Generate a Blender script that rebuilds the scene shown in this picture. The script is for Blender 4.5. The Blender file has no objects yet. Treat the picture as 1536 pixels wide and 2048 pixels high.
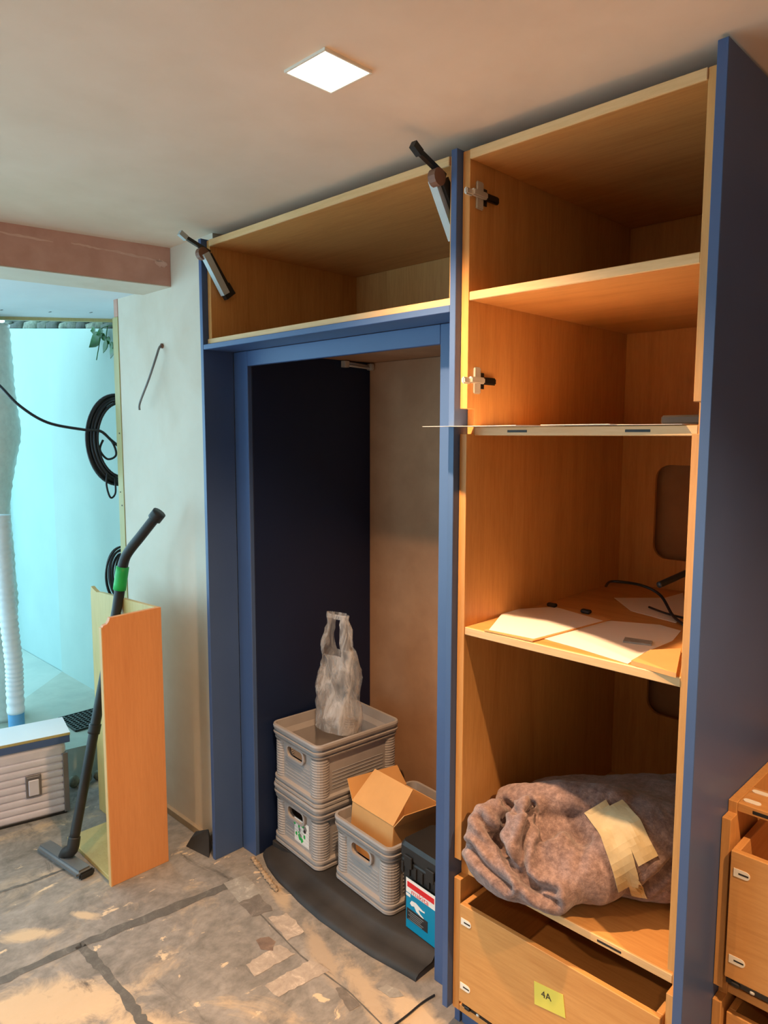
import bpy, bmesh, math, random
from mathutils import Vector, Matrix, noise
from mathutils.bvhtree import BVHTree
random.seed(7)

SC = bpy.context.scene
COL = SC.collection
PI = math.pi

# ------------------------------------------------------------------ camera, world, exposure
CAM = Vector((0.0, -1.4077, 1.6155)); YAW = 0.780314; PITCH = 0.105016; ROLL = 0.0018055; FPX = 1450.0
_f = Vector((-math.sin(YAW)*math.cos(PITCH), math.cos(YAW)*math.cos(PITCH), -math.sin(PITCH)))
_r0 = Vector((math.cos(YAW), math.sin(YAW), 0)); _u0 = _r0.cross(_f)
_r = math.cos(ROLL)*_r0+math.sin(ROLL)*_u0; _u = -math.sin(ROLL)*_r0+math.cos(ROLL)*_u0
cd = bpy.data.cameras.new('camera'); cam = bpy.data.objects.new('camera', cd); COL.objects.link(cam)
M = Matrix.Identity(4)
for i in range(3):
    M[i][0] = _r[i]; M[i][1] = _u[i]; M[i][2] = -_f[i]; M[i][3] = CAM[i]
cam.matrix_world = M
cd.sensor_fit = 'VERTICAL'; cd.sensor_height = 36.0; cd.lens = FPX/2048*36.0; cd.clip_start = .02
SC.camera = cam
SC.view_settings.view_transform = 'Standard'; SC.view_settings.look = 'None'
SC.view_settings.gamma = 1.0; SC.view_settings.use_curve_mapping = False
SC.view_settings.exposure = 1.0
SKY = (0.47, 0.82, 1.0); SKY_STRENGTH = 2.65
w = bpy.data.worlds.new('world'); SC.world = w; w.use_nodes = True
w.node_tree.nodes['Background'].inputs[0].default_value = (*SKY, 1)
w.node_tree.nodes['Background'].inputs[1].default_value = SKY_STRENGTH
LAMP_W = 90.0; LAMP_COL = (1.0, 0.60, 0.315)
pl = bpy.data.lights.new('sky_portal', 'AREA'); pl.shape = 'RECTANGLE'; pl.size = 2.3; pl.size_y = 3.6
pl.cycles.is_portal = True
po = bpy.data.objects.new('sky_portal', pl); COL.objects.link(po)
po.location = (-3.75, -1.5, 1.2); po.rotation_euler = (0, math.radians(-90), 0)

def ray(u, v): return _f+_r*((u-768)/FPX)+_u*((1024-v)/FPX)
def at(u, v, **k):
    (a, val), = k.items(); i = 'xyz'.index(a); d = ray(u, v)
    return CAM+d*((val-CAM[i])/d[i])

# ------------------------------------------------------------------ materials
def L(c): return tuple(((x/255)/12.92 if x/255 <= .04045 else ((x/255+.055)/1.055)**2.4) for x in c)
class NT:
    def __init__(s, name):
        s.m = bpy.data.materials.new(name); s.m.use_nodes = True; s.t = s.m.node_tree
        s.b = s.t.nodes['Principled BSDF']; s.out = s.t.nodes['Material Output']
        s.tc = s.t.nodes.new('ShaderNodeTexCoord')
    def n(s, k, **p):
        x = s.t.nodes.new(k)
        for a, b in p.items(): setattr(x, a, b)
        return x
    def l(s, a, b): s.t.links.new(a, b)
    def coords(s, scale, obj=True):
        mp = s.n('ShaderNodeMapping'); mp.inputs['Scale'].default_value = scale
        s.l(s.tc.outputs['Object' if obj else 'Generated'], mp.inputs[0]); return mp.outputs[0]
    def noise(s, scale, vec=(1, 1, 1), detail=4, rough=.55, dist=0):
        x = s.n('ShaderNodeTexNoise'); x.inputs['Scale'].default_value = scale
        x.inputs['Detail'].default_value = detail; x.inputs['Roughness'].default_value = rough
        x.inputs['Distortion'].default_value = dist
        s.l(s.coords(vec), x.inputs['Vector']); return x.outputs['Fac']
    def ramp(s, fac, stops):
        r = s.n('ShaderNodeValToRGB'); e = r.color_ramp.elements
        while len(e) < len(stops): e.new(.5)
        for q, (p, c) in zip(e, stops): q.position = p; q.color = (*c, 1) if len(c) == 3 else c
        s.l(fac, r.inputs[0]); return r.outputs[0]
    def mix(s, fac, a, b, mode='MIX'):
        x = s.n('ShaderNodeMix', data_type='RGBA', blend_type=mode)
        for inp, v in ((x.inputs[0], fac), (x.inputs[6], a), (x.inputs[7], b)):
            if hasattr(v, 'is_linked') or hasattr(v, 'links'): s.l(v, inp)
            elif isinstance(v, tuple): inp.default_value = (*v, 1)
            else: inp.default_value = v
        return x.outputs[2]
    def col(s, o): s.l(o, s.b.inputs['Base Color'])
    def bump(s, h, strength=.2, dist=.002):
        b = s.n('ShaderNodeBump'); b.inputs['Strength'].default_value = strength; b.inputs['Distance'].default_value = dist
        s.l(h, b.inputs['Height']); s.l(b.outputs[0], s.b.inputs['Normal'])
    def rough(s, v): s.b.inputs['Roughness'].default_value = v

def plain(name, c, rough=.5, metal=0, var=.12, scale=14, bump=.05, spec=.4):
    t = NT(name); c = L(c)
    nz = t.noise(scale, detail=5)
    t.col(t.ramp(nz, [(.3, tuple(x*(1-var) for x in c)), (.7, tuple(min(1, x*(1+var)) for x in c))]))
    t.rough(rough); t.b.inputs['Metallic'].default_value = metal; t.b.inputs['Specular IOR Level'].default_value = spec
    if bump: t.bump(t.noise(scale*12), bump, .001)
    return t.m
def wood(name, axis, c1, c2, rough=.42, fine=1.0):
    t = NT(name); a, b = L(c1), L(c2)
    st = {'x': (.7, 9, 9), 'y': (9, .7, 9), 'z': (9, 9, .7)}[axis]
    n1 = t.noise(2.2*fine, st, 5, .6, .6); n2 = t.noise(14*fine, st, 6, .7)
    st3 = {'x': (.12, 1, 1), 'y': (1, .12, 1), 'z': (1, 1, .12)}[axis]
    n3 = t.noise(3, st3, 2, .5, 1.2)
    base = t.ramp(n1, [(.28, b), (.5, a), (.75, tuple(min(1, x*1.12) for x in a))])
    fig = t.mix(.45, base, t.ramp(n3, [(.35, b), (.62, a)]))
    t.col(t.mix(.35, fig, t.ramp(n2, [(.35, b), (.6, a)])))
    t.rough(rough); t.bump(n2, .12, .0006); t.b.inputs['Specular IOR Level'].default_value = .35
    return t.m
def plaster(name, c1, c2, c3, sc=1.6, rough=.75):
    t = NT(name)
    n1 = t.noise(sc, detail=6, rough=.6, dist=.5); n2 = t.noise(sc*5, detail=5, dist=.3)
    base = t.ramp(n1, [(.3, L(c1)), (.52, L(c2)), (.72, L(c3))])
    t.col(t.mix(.3, base, t.ramp(n2, [(.35, L(c1)), (.65, L(c3))])))
    t.rough(rough); t.bump(t.noise(sc*9, detail=6), .12, .002); t.b.inputs['Specular IOR Level'].default_value = .25
    return t.m

OAK_A, OAK_B = (210, 156, 94), (180, 122, 64)
oak_x = wood('oak_grain_x', 'x', OAK_A, OAK_B); oak_z = wood('oak_grain_z', 'z', OAK_A, OAK_B); oak_y = wood('oak_grain_y', 'y', OAK_A, OAK_B)
oak_pale = wood('pale_oak_edge', 'x', (222, 184, 134), (196, 152, 98)); oak_pale_z = wood('pale_oak_edge_z', 'z', (222, 180, 126), (196, 150, 94))
ply = wood('board_veneer', 'z', (214, 150, 96), (196, 130, 78)); ply_in = wood('board_inside', 'z', (200, 174, 112), (182, 152, 90))
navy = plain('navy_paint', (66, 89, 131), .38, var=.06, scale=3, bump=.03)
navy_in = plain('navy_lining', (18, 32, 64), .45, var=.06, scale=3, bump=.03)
plaster_ceiling = plaster('plaster_ceiling', (216, 192, 170), (226, 204, 182), (232, 211, 192), 1.1)
plaster_wall = plaster('plaster_wall', (206, 194, 178), (216, 204, 188), (200, 182, 162), 1.4)
plaster_pink = plaster('plaster_pink', (184, 140, 124), (200, 156, 140), (214, 174, 160), 2.2)
plaster_brown = plaster('plaster_brown', (150, 112, 84), (166, 126, 96), (180, 140, 108), 2.0)
soffit_m = plaster('soffit_board', (206, 210, 214), (214, 218, 222), (220, 224, 226), 1.0)
render_lit = plaster('patio_render_lit', (144, 172, 168), (150, 178, 174), (156, 184, 178), .9)  # far stretch of the patio wall: bright cyan daylight put into the colour
render_shaded = plaster('patio_render_shaded', (146, 166, 158), (152, 172, 164), (158, 178, 168), .9)  # near stretch of the same wall: its shade put into the colour
paving_near = plaster('paving_shaded', (140, 150, 138), (152, 162, 148), (162, 170, 156), 2.5)  # near slab: the shade on it painted as a darker tone
paving_far = plaster('paving_lit', (152, 168, 160), (160, 176, 166), (168, 182, 172), 2.5)  # far slab: open daylight painted as a paler tone
bead_m = wood('bead_timber', 'z', (178, 166, 112), (160, 146, 92))
black_pl = plain('black_plastic', (34, 33, 33), .5, var=.15, scale=20)
black_rub = plain('black_rubber', (46, 43, 42), .62, var=.35, scale=9, bump=.3)
black_cab = plain('black_cable', (30, 32, 36), .45)
grey_cab = plain('grey_cable', (120, 118, 116), .5)
crate_m = plain('grey_crate_plastic', (158, 152, 150), .42, var=.05, bump=.02)
crate_in = plain('grey_crate_panel', (146, 146, 150), .5, var=.05, bump=.02)
steel = plain('nickel_steel', (206, 202, 194), .32, .45, .05)
dark_steel = plain('dark_steel', (70, 68, 66), .35, .9, .1)
arm_blue = plain('arm_grey', (172, 180, 182), .4, .0, .06)
brown_cap = plain('brown_cap', (120, 84, 66), .55)
white_pl = plain('white_plastic', (232, 226, 214), .45, var=.03)
card_m = plain('cardboard', (206, 154, 96), .8, var=.08, scale=8)
paper_m = plain('paper_white', (236, 226, 218), .75, var=.03, scale=5)
note_m = plain('note_yellow', (214, 206, 92), .75, var=.03)
ink_m = plain('ink_dark', (50, 46, 44), .7)
tape_m = plain('masking_tape', (196, 178, 140), .65, var=.12, scale=30)
blue_pl = plain('blue_plastic', (28, 48, 132), .35, var=.12)
green_m = plain('green_band', (30, 168, 76), .45)
alu_m = plain('ribbed_aluminium', (208, 204, 216), .42, .2, .06)
alu_dark = plain('case_trim', (128, 122, 124), .4, .5, .1)
leaf_m = plain('leaf_green', (30, 84, 22), .5, var=.4, scale=25)
stone_m = plaster('stone', (70, 76, 66), (104, 108, 94), (150, 150, 132), 14)
wrap_m = plain('bubble_wrap', (206, 214, 206), .3, var=.08, scale=40, bump=.6)
hose_m = plain('white_hose', (222, 230, 234), .4, var=.04)
hose_blue = plain('blue_collar', (96, 160, 206), .45)
beige_m = plain('beige_cardboard', (168, 152, 118), .7, var=.1)
grey_frame = plain('grey_frame', (136, 142, 140), .5)
teal_label = plain('teal_label', (0, 132, 172), .4, var=.04); red_label = plain('red_label', (214, 36, 40), .45, var=.04)
white_label = plain('white_label', (232, 228, 224), .45, var=.03); dark_label = plain('dark_label', (44, 42, 42), .45)

def emis(name, c, s):
    t = NT(name); t.b.inputs['Base Color'].default_value = (*c, 1)
    t.b.inputs['Emission Color'].default_value = (*c, 1); t.b.inputs['Emission Strength'].default_value = s
    return t.m
lamp_face = emis('lamp_diffuser', (1.0, .80, .52), 9.0)

def wool():
    t = NT('grey_wool')
    n1 = t.noise(7, detail=6, rough=.7); n2 = t.noise(60, (1, 1, 1), 6, .8); n3 = t.noise(240, detail=3)
    a = t.ramp(n2, [(.32, L((74, 58, 58))), (.5, L((128, 108, 106))), (.68, L((176, 152, 146)))])
    t.col(t.mix(.35, a, t.ramp(n1, [(.35, L((100, 84, 86))), (.65, L((152, 126, 118)))])))
    t.rough(.95); t.bump(t.mix(.5, n2, n3), .7, .004); t.b.inputs['Specular IOR Level'].default_value = .1
    t.b.inputs['Sheen Weight'].default_value = .25
    return t.m
wool_m = wool()
def bagm():
    t = NT('clear_plastic'); t.b.inputs['Base Color'].default_value = (.72, .66, .62, 1); t.rough(.25)
    tr = t.n('ShaderNodeBsdfTransparent'); tr.inputs[0].default_value = (.93, .92, .91, 1)
    mx = t.n('ShaderNodeMixShader'); nz = t.noise(22, (1, 1, .4), 4, .6, 1.5)
    rp = t.ramp(nz, [(.35, (.12, .12, .12)), (.7, (.55, .55, .55))])
    t.l(rp, mx.inputs[0]); t.l(tr.outputs[0], mx.inputs[1]); t.l(t.b.outputs[0], mx.inputs[2]); t.l(mx.outputs[0], t.out.inputs[0])
    t.bump(nz, .5, .01)
    return t.m
bag_m = bagm()
def floor_mat():
    t = NT('dusty_concrete')
    n1 = t.noise(1.5, detail=6, rough=.65, dist=.6); n2 = t.noise(7, detail=8, rough=.7, dist=.8); n3 = t.noise(30, (1, .6, 1), 8, .7)
    n4 = t.noise(2.3, (1.3, .8, 1), 5, .7, 1.0)
    base = t.ramp(n2, [(.3, L((106, 103, 99))), (.5, L((134, 130, 126))), (.7, L((158, 152, 147)))])
    base = t.mix(.3, base, t.ramp(n3, [(.35, L((84, 80, 76))), (.65, L((166, 158, 150)))]))
    m = t.n('ShaderNodeMath', operation='MULTIPLY'); m1 = t.ramp(n4, [(.54, (0, 0, 0)), (.68, (1, 1, 1))]); m2 = t.ramp(n2, [(.4, (.1, .1, .1)), (.62, (1, 1, 1))])
    t.l(m1, m.inputs[0]); t.l(m2, m.inputs[1])
    dust = t.mix(m.outputs[0], base, L((194, 170, 140)))
    fl = t.ramp(t.noise(16, (1, .55, 1), 6, .6, .6), [(.64, (0, 0, 0)), (.68, (1, 1, 1))])
    dust = t.mix(fl, dust, L((206, 184, 156)))
    geo = t.n('ShaderNodeNewGeometry')
    def ell(cx, cy, rx, ry, rz, c):
        nonlocal dust
        mp = t.n('ShaderNodeMapping', vector_type='TEXTURE'); mp.inputs['Location'].default_value = (cx, cy, 0); mp.inputs['Rotation'].default_value = (0, 0, rz); mp.inputs['Scale'].default_value = (rx, ry, 1)
        t.l(geo.outputs['Position'], mp.inputs[0])
        ln = t.n('ShaderNodeVectorMath', operation='LENGTH'); t.l(mp.outputs[0], ln.inputs[0])
        ad = t.n('ShaderNodeMath', operation='MULTIPLY_ADD'); t.l(n2, ad.inputs[0]); ad.inputs[1].default_value = 1.6; 
        sb = t.n('ShaderNodeMath', operation='SUBTRACT'); sb.inputs[0].default_value = 0.05; t.l(ln.outputs['Value'], sb.inputs[1]); t.l(sb.outputs[0], ad.inputs[2])
        dust = t.mix(t.ramp(ad.outputs[0], [(.12, (0, 0, 0)), (.5, (.85, .85, .85))]), dust, c)
    P = lambda u, v: at(u, v, z=0)
    SD = L((200, 176, 146))
    for (u, v, rx, ry, rz, c) in ((110, 2010, .36, .16, .9, SD), (300, 2060, .25, .12, .5, SD), (730, 1985, .28, .06, -.35, L((182, 162, 138))), (640, 1900, .25, .05, -.35, L((172, 154, 134))), (60, 1870, .16, .05, 1.0, SD), (170, 1830, .10, .03, .6, SD), (560, 1790, .15, .04, -.4, L((180, 160, 136))), (830, 2030, .16, .08, 0, L((196, 174, 146)))):
        q = P(u, v); ell(q.x, q.y, rx, ry, rz, c)
    dk = t.ramp(t.noise(5, (.7, 1.6, 1), 6, .65, .8), [(.26, (1, 1, 1)), (.4, (0, 0, 0))])
    t.col(t.mix(dk, dust, L((86, 82, 78))))
    t.rough(.82); t.bump(n3, .3, .003); t.b.inputs['Specular IOR Level'].default_value = .2
    return t.m
floor_m = floor_mat()
def stainm(name, c):
    t = NT(name); n = t.noise(22, detail=7, rough=.75, dist=.6); c = L(c)
    t.col(t.ramp(n, [(.32, tuple(x*.7 for x in c)), (.55, c), (.72, tuple(min(1, x*1.7) for x in c))])); t.rough(.85); return t.m
tar_m = stainm('bitumen_line', (96, 93, 89)); patch_dk = stainm('dark_patch', (112, 105, 99)); patch_lt = stainm('pale_patch', (172, 158, 145)); patch_br = stainm('brown_patch', (120, 100, 88)); patch_md = stainm('grey_patch', (150, 146, 140))

# ------------------------------------------------------------------ helpers
def tag(o, label=None, cat=None, group=None, kind=None):
    if label: o['label'] = label
    if cat: o['category'] = cat
    if group: o['group'] = group
    if kind: o['kind'] = kind
    return o
def thing(name, label, cat, loc=(0, 0, 0), rz=0, group=None, rx=0, ry=0):
    o = bpy.data.objects.new(name, None); COL.objects.link(o); o.location = loc; o.rotation_euler = (rx, ry, rz)
    o.empty_display_size = .05
    return tag(o, label, cat, group)
def link(name, me, mat, parent=None, world=False, smooth=False):
    o = bpy.data.objects.new(name, me); COL.objects.link(o)
    if mat: me.materials.append(mat)
    if smooth:
        for p in me.polygons: p.use_smooth = True
    if parent is not None:
        o.parent = parent
        if world:      # verts are in world space: undo the parents' translation
            loc = Vector((0, 0, 0)); q = parent
            while q: loc += Vector(q.location); q = q.parent
            me.transform(Matrix.Translation(-loc))
    return o
def pyd(name, v, f, mat, parent=None, world=False, smooth=False):
    me = bpy.data.meshes.new(name); me.from_pydata([tuple(p) for p in v], [], f); me.update()
    bm = bmesh.new(); bm.from_mesh(me); bmesh.ops.recalc_face_normals(bm, faces=bm.faces); bm.to_mesh(me); bm.free()
    return link(name, me, mat, parent, world, smooth)
def boxmesh(name, x0, x1, y0, y1, z0, z1, bev=.0015, seg=1):
    bm = bmesh.new(); bmesh.ops.create_cube(bm, size=1)
    for v in bm.verts: v.co = Vector(((x0+x1)/2+v.co.x*(x1-x0), (y0+y1)/2+v.co.y*(y1-y0), (z0+z1)/2+v.co.z*(z1-z0)))
    if bev: bmesh.ops.bevel(bm, geom=bm.edges[:], offset=min(bev, .45*min(x1-x0, y1-y0, z1-z0)), segments=seg, affect='EDGES')
    me = bpy.data.meshes.new(name); bm.to_mesh(me); bm.free(); return me
def box(name, x0, x1, y0, y1, z0, z1, mat, parent=None, world=True, bev=.0015, seg=1):
    x0, x1 = sorted((x0, x1)); y0, y1 = sorted((y0, y1)); z0, z1 = sorted((z0, z1))
    return link(name, boxmesh(name, x0, x1, y0, y1, z0, z1, bev, seg), mat, parent, world)
def prism(name, pts, axis, a, b, mat, parent=None, world=True, bev=.001):
    """polygon pts (two coords of the other axes, cyclic order) extruded along axis from a to b"""
    def V(p, c): return {'x': (c, p[0], p[1]), 'y': (p[0], c, p[1]), 'z': (p[0], p[1], c)}[axis]
    n = len(pts); v = [V(p, a) for p in pts]+[V(p, b) for p in pts]
    f = [tuple(range(n)), tuple(range(2*n-1, n-1, -1))]+[(i, (i+1) % n, n+(i+1) % n, n+i) for i in range(n)]
    o = pyd(name, v, f, mat, parent, world)
    if bev:
        bm = bmesh.new(); bm.from_mesh(o.data); bmesh.ops.bevel(bm, geom=bm.edges[:], offset=bev, segments=1, affect='EDGES'); bm.to_mesh(o.data); bm.free()
    return o
def spline(P, n=12):
    P = [Vector(p) for p in P]; out = []
    for i in range(len(P)-1):
        p0 = P[max(i-1, 0)]; p1 = P[i]; p2 = P[i+1]; p3 = P[min(i+2, len(P)-1)]
        for k in range(n):
            t = k/n
            out.append(.5*((2*p1)+(p2-p0)*t+(2*p0-5*p1+4*p2-p3)*t*t+(3*p1-p0-3*p2+p3)*t**3))
    out.append(P[-1]); return out
def tubegeo(P, r, n=10, cap=True):
    P = [Vector(p) for p in P]; rr = r if hasattr(r, '__len__') else [r]*len(P)
    v, f = [], []; up = None
    for i, p in enumerate(P):
        d = (P[min(i+1, len(P)-1)]-P[max(i-1, 0)]).normalized()
        if up is None: up = d.orthogonal().normalized()
        up = (up-d*up.dot(d)).normalized(); s = d.cross(up)
        for k in range(n):
            a = 2*PI*k/n; v.append(p+(up*math.cos(a)+s*math.sin(a))*rr[i])
    for i in range(len(P)-1):
        for k in range(n): f.append((i*n+k, i*n+(k+1) % n, (i+1)*n+(k+1) % n, (i+1)*n+k))
    if cap: f += [tuple(range(n-1, -1, -1)), tuple(range((len(P)-1)*n, len(P)*n))]
    return v, f
def tube(name, P, r, mat, parent=None, world=True, n=10):
    v, f = tubegeo(P, r, n); return pyd(name, v, f, mat, parent, world, True)
def rr(wd, dp, r, z, n=6, cx=0, cy=0):
    out = []
    for (sx, sy, a0) in ((1, 1, 0), (-1, 1, 90), (-1, -1, 180), (1, -1, 270)):
        for k in range(n+1):
            a = math.radians(a0+90*k/n); out.append((cx+sx*(wd/2-r)+r*math.cos(a), cy+sy*(dp/2-r)+r*math.sin(a), z))
    return out
def loft(name, loops, mat, parent=None, world=False, cap0=True, cap1=True, smooth=False):
    n = len(loops[0]); v = [p for l in loops for p in l]; f = []
    for i in range(len(loops)-1):
        for k in range(n): f.append((i*n+k, i*n+(k+1) % n, (i+1)*n+(k+1) % n, (i+1)*n+k))
    if cap0: f.append(tuple(range(n-1, -1, -1)))
    if cap1: f.append(tuple(range((len(loops)-1)*n, len(loops)*n)))
    return pyd(name, v, f, mat, parent, world, smooth)
def boolcut(o, cutter_me):
    c = bpy.data.objects.new('cutter_tmp', cutter_me); COL.objects.link(c)
    pm = o.parent; 
    c.parent = pm
    md = o.modifiers.new('b', 'BOOLEAN'); md.operation = 'DIFFERENCE'; md.object = c; md.solver = 'EXACT'
    dg = bpy.context.evaluated_depsgraph_get(); dg.update()
    me = bpy.data.meshes.new_from_object(o.evaluated_get(dg)); o.modifiers.clear(); o.data = me
    bpy.data.objects.remove(c)
def rrprism_mesh(name, wd, ht, r, y0, y1, cx, cz, n=6):
    bm = bmesh.new(); lo = [bm.verts.new((p[0]+cx, y0, p[1]+cz)) for p in rr(wd, ht, r, 0, n)]; hi = [bm.verts.new((p[0]+cx, y1, p[1]+cz)) for p in rr(wd, ht, r, 0, n)]
    k = len(lo); bm.faces.new(lo); bm.faces.new(hi[::-1])
    for i in range(k): bm.faces.new((lo[i], hi[i], hi[(i+1) % k], lo[(i+1) % k]))
    bmesh.ops.recalc_face_normals(bm, faces=bm.faces); me = bpy.data.meshes.new(name); bm.to_mesh(me); bm.free(); return me
def struct(o): return tag(o, kind='structure')
def sheet(name, pts, mat, parent=None, th=.0006):
    """thin slab from a world polygon (list of 3D points), thickness upward"""
    n = len(pts); v = [Vector(p) for p in pts]+[Vector(p)+Vector((0, 0, th)) for p in pts]
    f = [tuple(range(n-1, -1, -1)), tuple(range(n, 2*n))]+[(i, (i+1) % n, n+(i+1) % n, n+i) for i in range(n)]
    return pyd(name, v, f, mat, parent, True)
def textmesh(name, body, size, mat, parent, mtx, extr=.0004, align='CENTER', world=True):
    cu = bpy.data.curves.new(name, 'FONT'); cu.body = body; cu.size = size; cu.extrude = extr; cu.align_x = align; cu.align_y = 'CENTER'; cu.resolution_u = 3
    t = bpy.data.objects.new('txt_tmp', cu); COL.objects.link(t)
    dg = bpy.context.evaluated_depsgraph_get(); dg.update()
    me = bpy.data.meshes.new_from_object(t.evaluated_get(dg)); bpy.data.objects.remove(t)
    me.transform(mtx); me.materials.clear(); return link(name, me, mat, parent, world)

# ------------------------------------------------------------------ key dimensions
XL, XM, XE = -2.314, -1.150, -0.550          # left panel outer face, mid panel right face, end panel left face
PT = .018; ZC = 2.333; ZTOP = 2.294; YB = .86; WY = .062
ND = Vector((-.165, -.986, 0)); NX = Vector((.986, -.165, 0))   # the window side is a little out of square

# ------------------------------------------------------------------ setting
struct(pyd('floor', [(-3.32, -3.6, 0), (2.2, -3.6, 0), (2.2, .95, 0), (-3.32, .95, 0), (-3.32, -3.6, -.1), (2.2, -3.6, -.1), (2.2, .95, -.1), (-3.32, .95, -.1)],
    [(0, 1, 2, 3), (4, 7, 6, 5), (0, 4, 5, 1), (1, 5, 6, 2), (2, 6, 7, 3), (3, 7, 4, 0)], floor_m))
FLOOR = bpy.data.objects['floor']
struct(box('ceiling', -2.75, 2.2, -3.6, .95, ZC, ZC+.12, plaster_ceiling, bev=0))
struct(box('wall_back', -2.5, 2.2, .90, .95, 0, ZC, plaster_brown, bev=0))
struct(box('wall_right', 2.2, 2.25, -3.6, .95, 0, ZC, plaster_wall, bev=0))
wf = struct(box('wall_front', -3.9, 2.2, -3.65, -3.6, 0, ZC, plaster_wall, bev=0))
boolcut(wf, boxmesh('c', -3.3, -2.0, -3.8, -3.4, .25, 2.15, 0)); wf.data.materials.clear(); wf.data.materials.append(plaster_wall)
win = struct(box('window_1', -3.3, -3.25, -3.65, -3.6, .25, 2.15, grey_frame, bev=.002))
for a_ in ((-2.05, -2.0, .25, 2.15), (-2.67, -2.63, .30, 2.10), (-3.25, -2.05, .25, .30), (-3.25, -2.05, 2.10, 2.15)): box('window_frame', a_[0], a_[1], -3.65, -3.6, a_[2], a_[3], grey_frame, win, bev=.002)
pl2 = bpy.data.lights.new('window_portal', 'AREA'); pl2.shape = 'RECTANGLE'; pl2.size = 1.3; pl2.size_y = 1.9; pl2.cycles.is_portal = True
po2 = bpy.data.objects.new('window_portal', pl2); COL.objects.link(po2); po2.location = (-2.65, -3.7, 1.2); po2.rotation_euler = (math.radians(90), 0, 0)
# plaster wall between the opening and the cupboards, returning behind them
wl = struct(box('wall_left', -3.075, -2.318, WY, .28, 0, ZC+.1, plaster_wall, bev=0))
struct(box('wall_alcove', -2.40, -2.332, .28, .90, 0, ZC, plaster_brown, bev=0))
# skim patch under the ceiling behind the cupboard top
bd = struct(box('trim_1', -3.125, -3.075, WY-.004, .10, .0, 2.125, bead_m))
box('fixing_screw', -3.108, -3.102, WY-.006, WY-.003, 1.36, 1.366, dark_steel, bd)
for z in (.98, 1.62, 1.30): box('fixing_screw', -3.098, -3.091, WY-.006, WY-.003, z, z+.007, dark_steel, bd)
struct(box('trim_2', -3.110, -3.075, WY-.003, .10, 2.126, 2.205, plaster_pink))
struct(box('baseboard_left', -2.86, -2.42, WY-.018, WY, 0, .028, plain('dusty_batten', (156, 138, 114), .8)))
# beam over the opening
def quadprism(name, pts, z0, z1, mat):
    n = len(pts); v = [(p[0], p[1], z0) for p in pts]+[(p[0], p[1], z1) for p in pts]
    f = [tuple(range(n-1, -1, -1)), tuple(range(n, 2*n))]+[(i, (i+1) % n, n+(i+1) % n, n+i) for i in range(n)]
    return pyd(name, v, f, mat)
b0 = Vector((-2.618, WY-.001, 0)); b1 = b0+ND*3.71
beam = struct(quadprism('beam', [b0, b1, b1-NX*.205, b0-NX*.225], 2.19, ZC+.1, plaster_pink))
struct(quadprism('beam_soffit', [b0-NX*.001, b1-NX*.001, b1-NX*.206, b0-NX*.225], 2.186, 2.1895, plaster_wall))
smear_m = plaster('plaster_smear', (204, 164, 150), (216, 182, 168), (224, 192, 180), 6)
def smear(t0, t1, z0, z1, hw, sd):
    lo, hi = [], []
    for k in range(25):
        t = k/24; p = b0+ND*(t0+(t1-t0)*t)+NX*.0006; zc = z0+(z1-z0)*t+.003*noise.noise(Vector((t*6, sd, 0))); h = hw*math.sin(PI*min(max(t, .03), .97))**.5*(1+.5*noise.noise(Vector((t*9, sd+5, 0))))
        lo.append(Vector((p.x, p.y, zc-h))); hi.append(Vector((p.x, p.y, zc+h)))
    pyd('plaster_smear', lo+hi, [(k, k+1, 25+k+1, 25+k) for k in range(24)], smear_m, beam)
smear(.012, .06, 2.268, 2.272, .013, 1); smear(.03, .26, 2.278, 2.293, .0045, 2); smear(.24, .36, 2.290, 2.298, .0035, 3); smear(.42, .60, 2.292, 2.299, .004, 4)
# boarded soffit of the opening
s0 = at(236, 638, z=2.2); s1 = at(0, 633, z=2.2); sd = (s1-s0).normalized(); s1 = s0+sd*3.4
e0 = b0-NX*.22; e1 = b1-NX*.2
sof = struct(quadprism('soffit', [e0, b0-NX*.22+ND*3.5, s1, s0], 2.2, 2.215, soffit_m))
edge = [s0+Vector((0, 0, -.004)), s1+Vector((0, 0, -.004))]
n_ = Vector((-sd.y, sd.x, 0))
if n_.x > 0: n_ = -n_
struct(quadprism('trim_3', [s0, s1, s1+n_*.02, s0+n_*.02], 2.185, 2.24, bead_m))
for (u, v) in ((3, 620), (100, 624), (182, 625)):
    p = at(u, v, z=2.1995); box('fixing_screw', p.x-.012, p.x+.012, p.y-.004, p.y+.004, 2.1985, 2.2, dark_steel, sof)
# the wall over and beyond the opening
struct(quadprism('wall_window', [s0+n_*.02, s1+n_*.02, s1+n_*.3, s0+n_*.3], 2.42, 3.2, render_lit))
q0 = b0+ND*3.3
struct(quadprism('wall_window_far', [q0, b1, b1-NX*.45, q0-NX*.45], 0, 2.19, plaster_wall))

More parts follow.
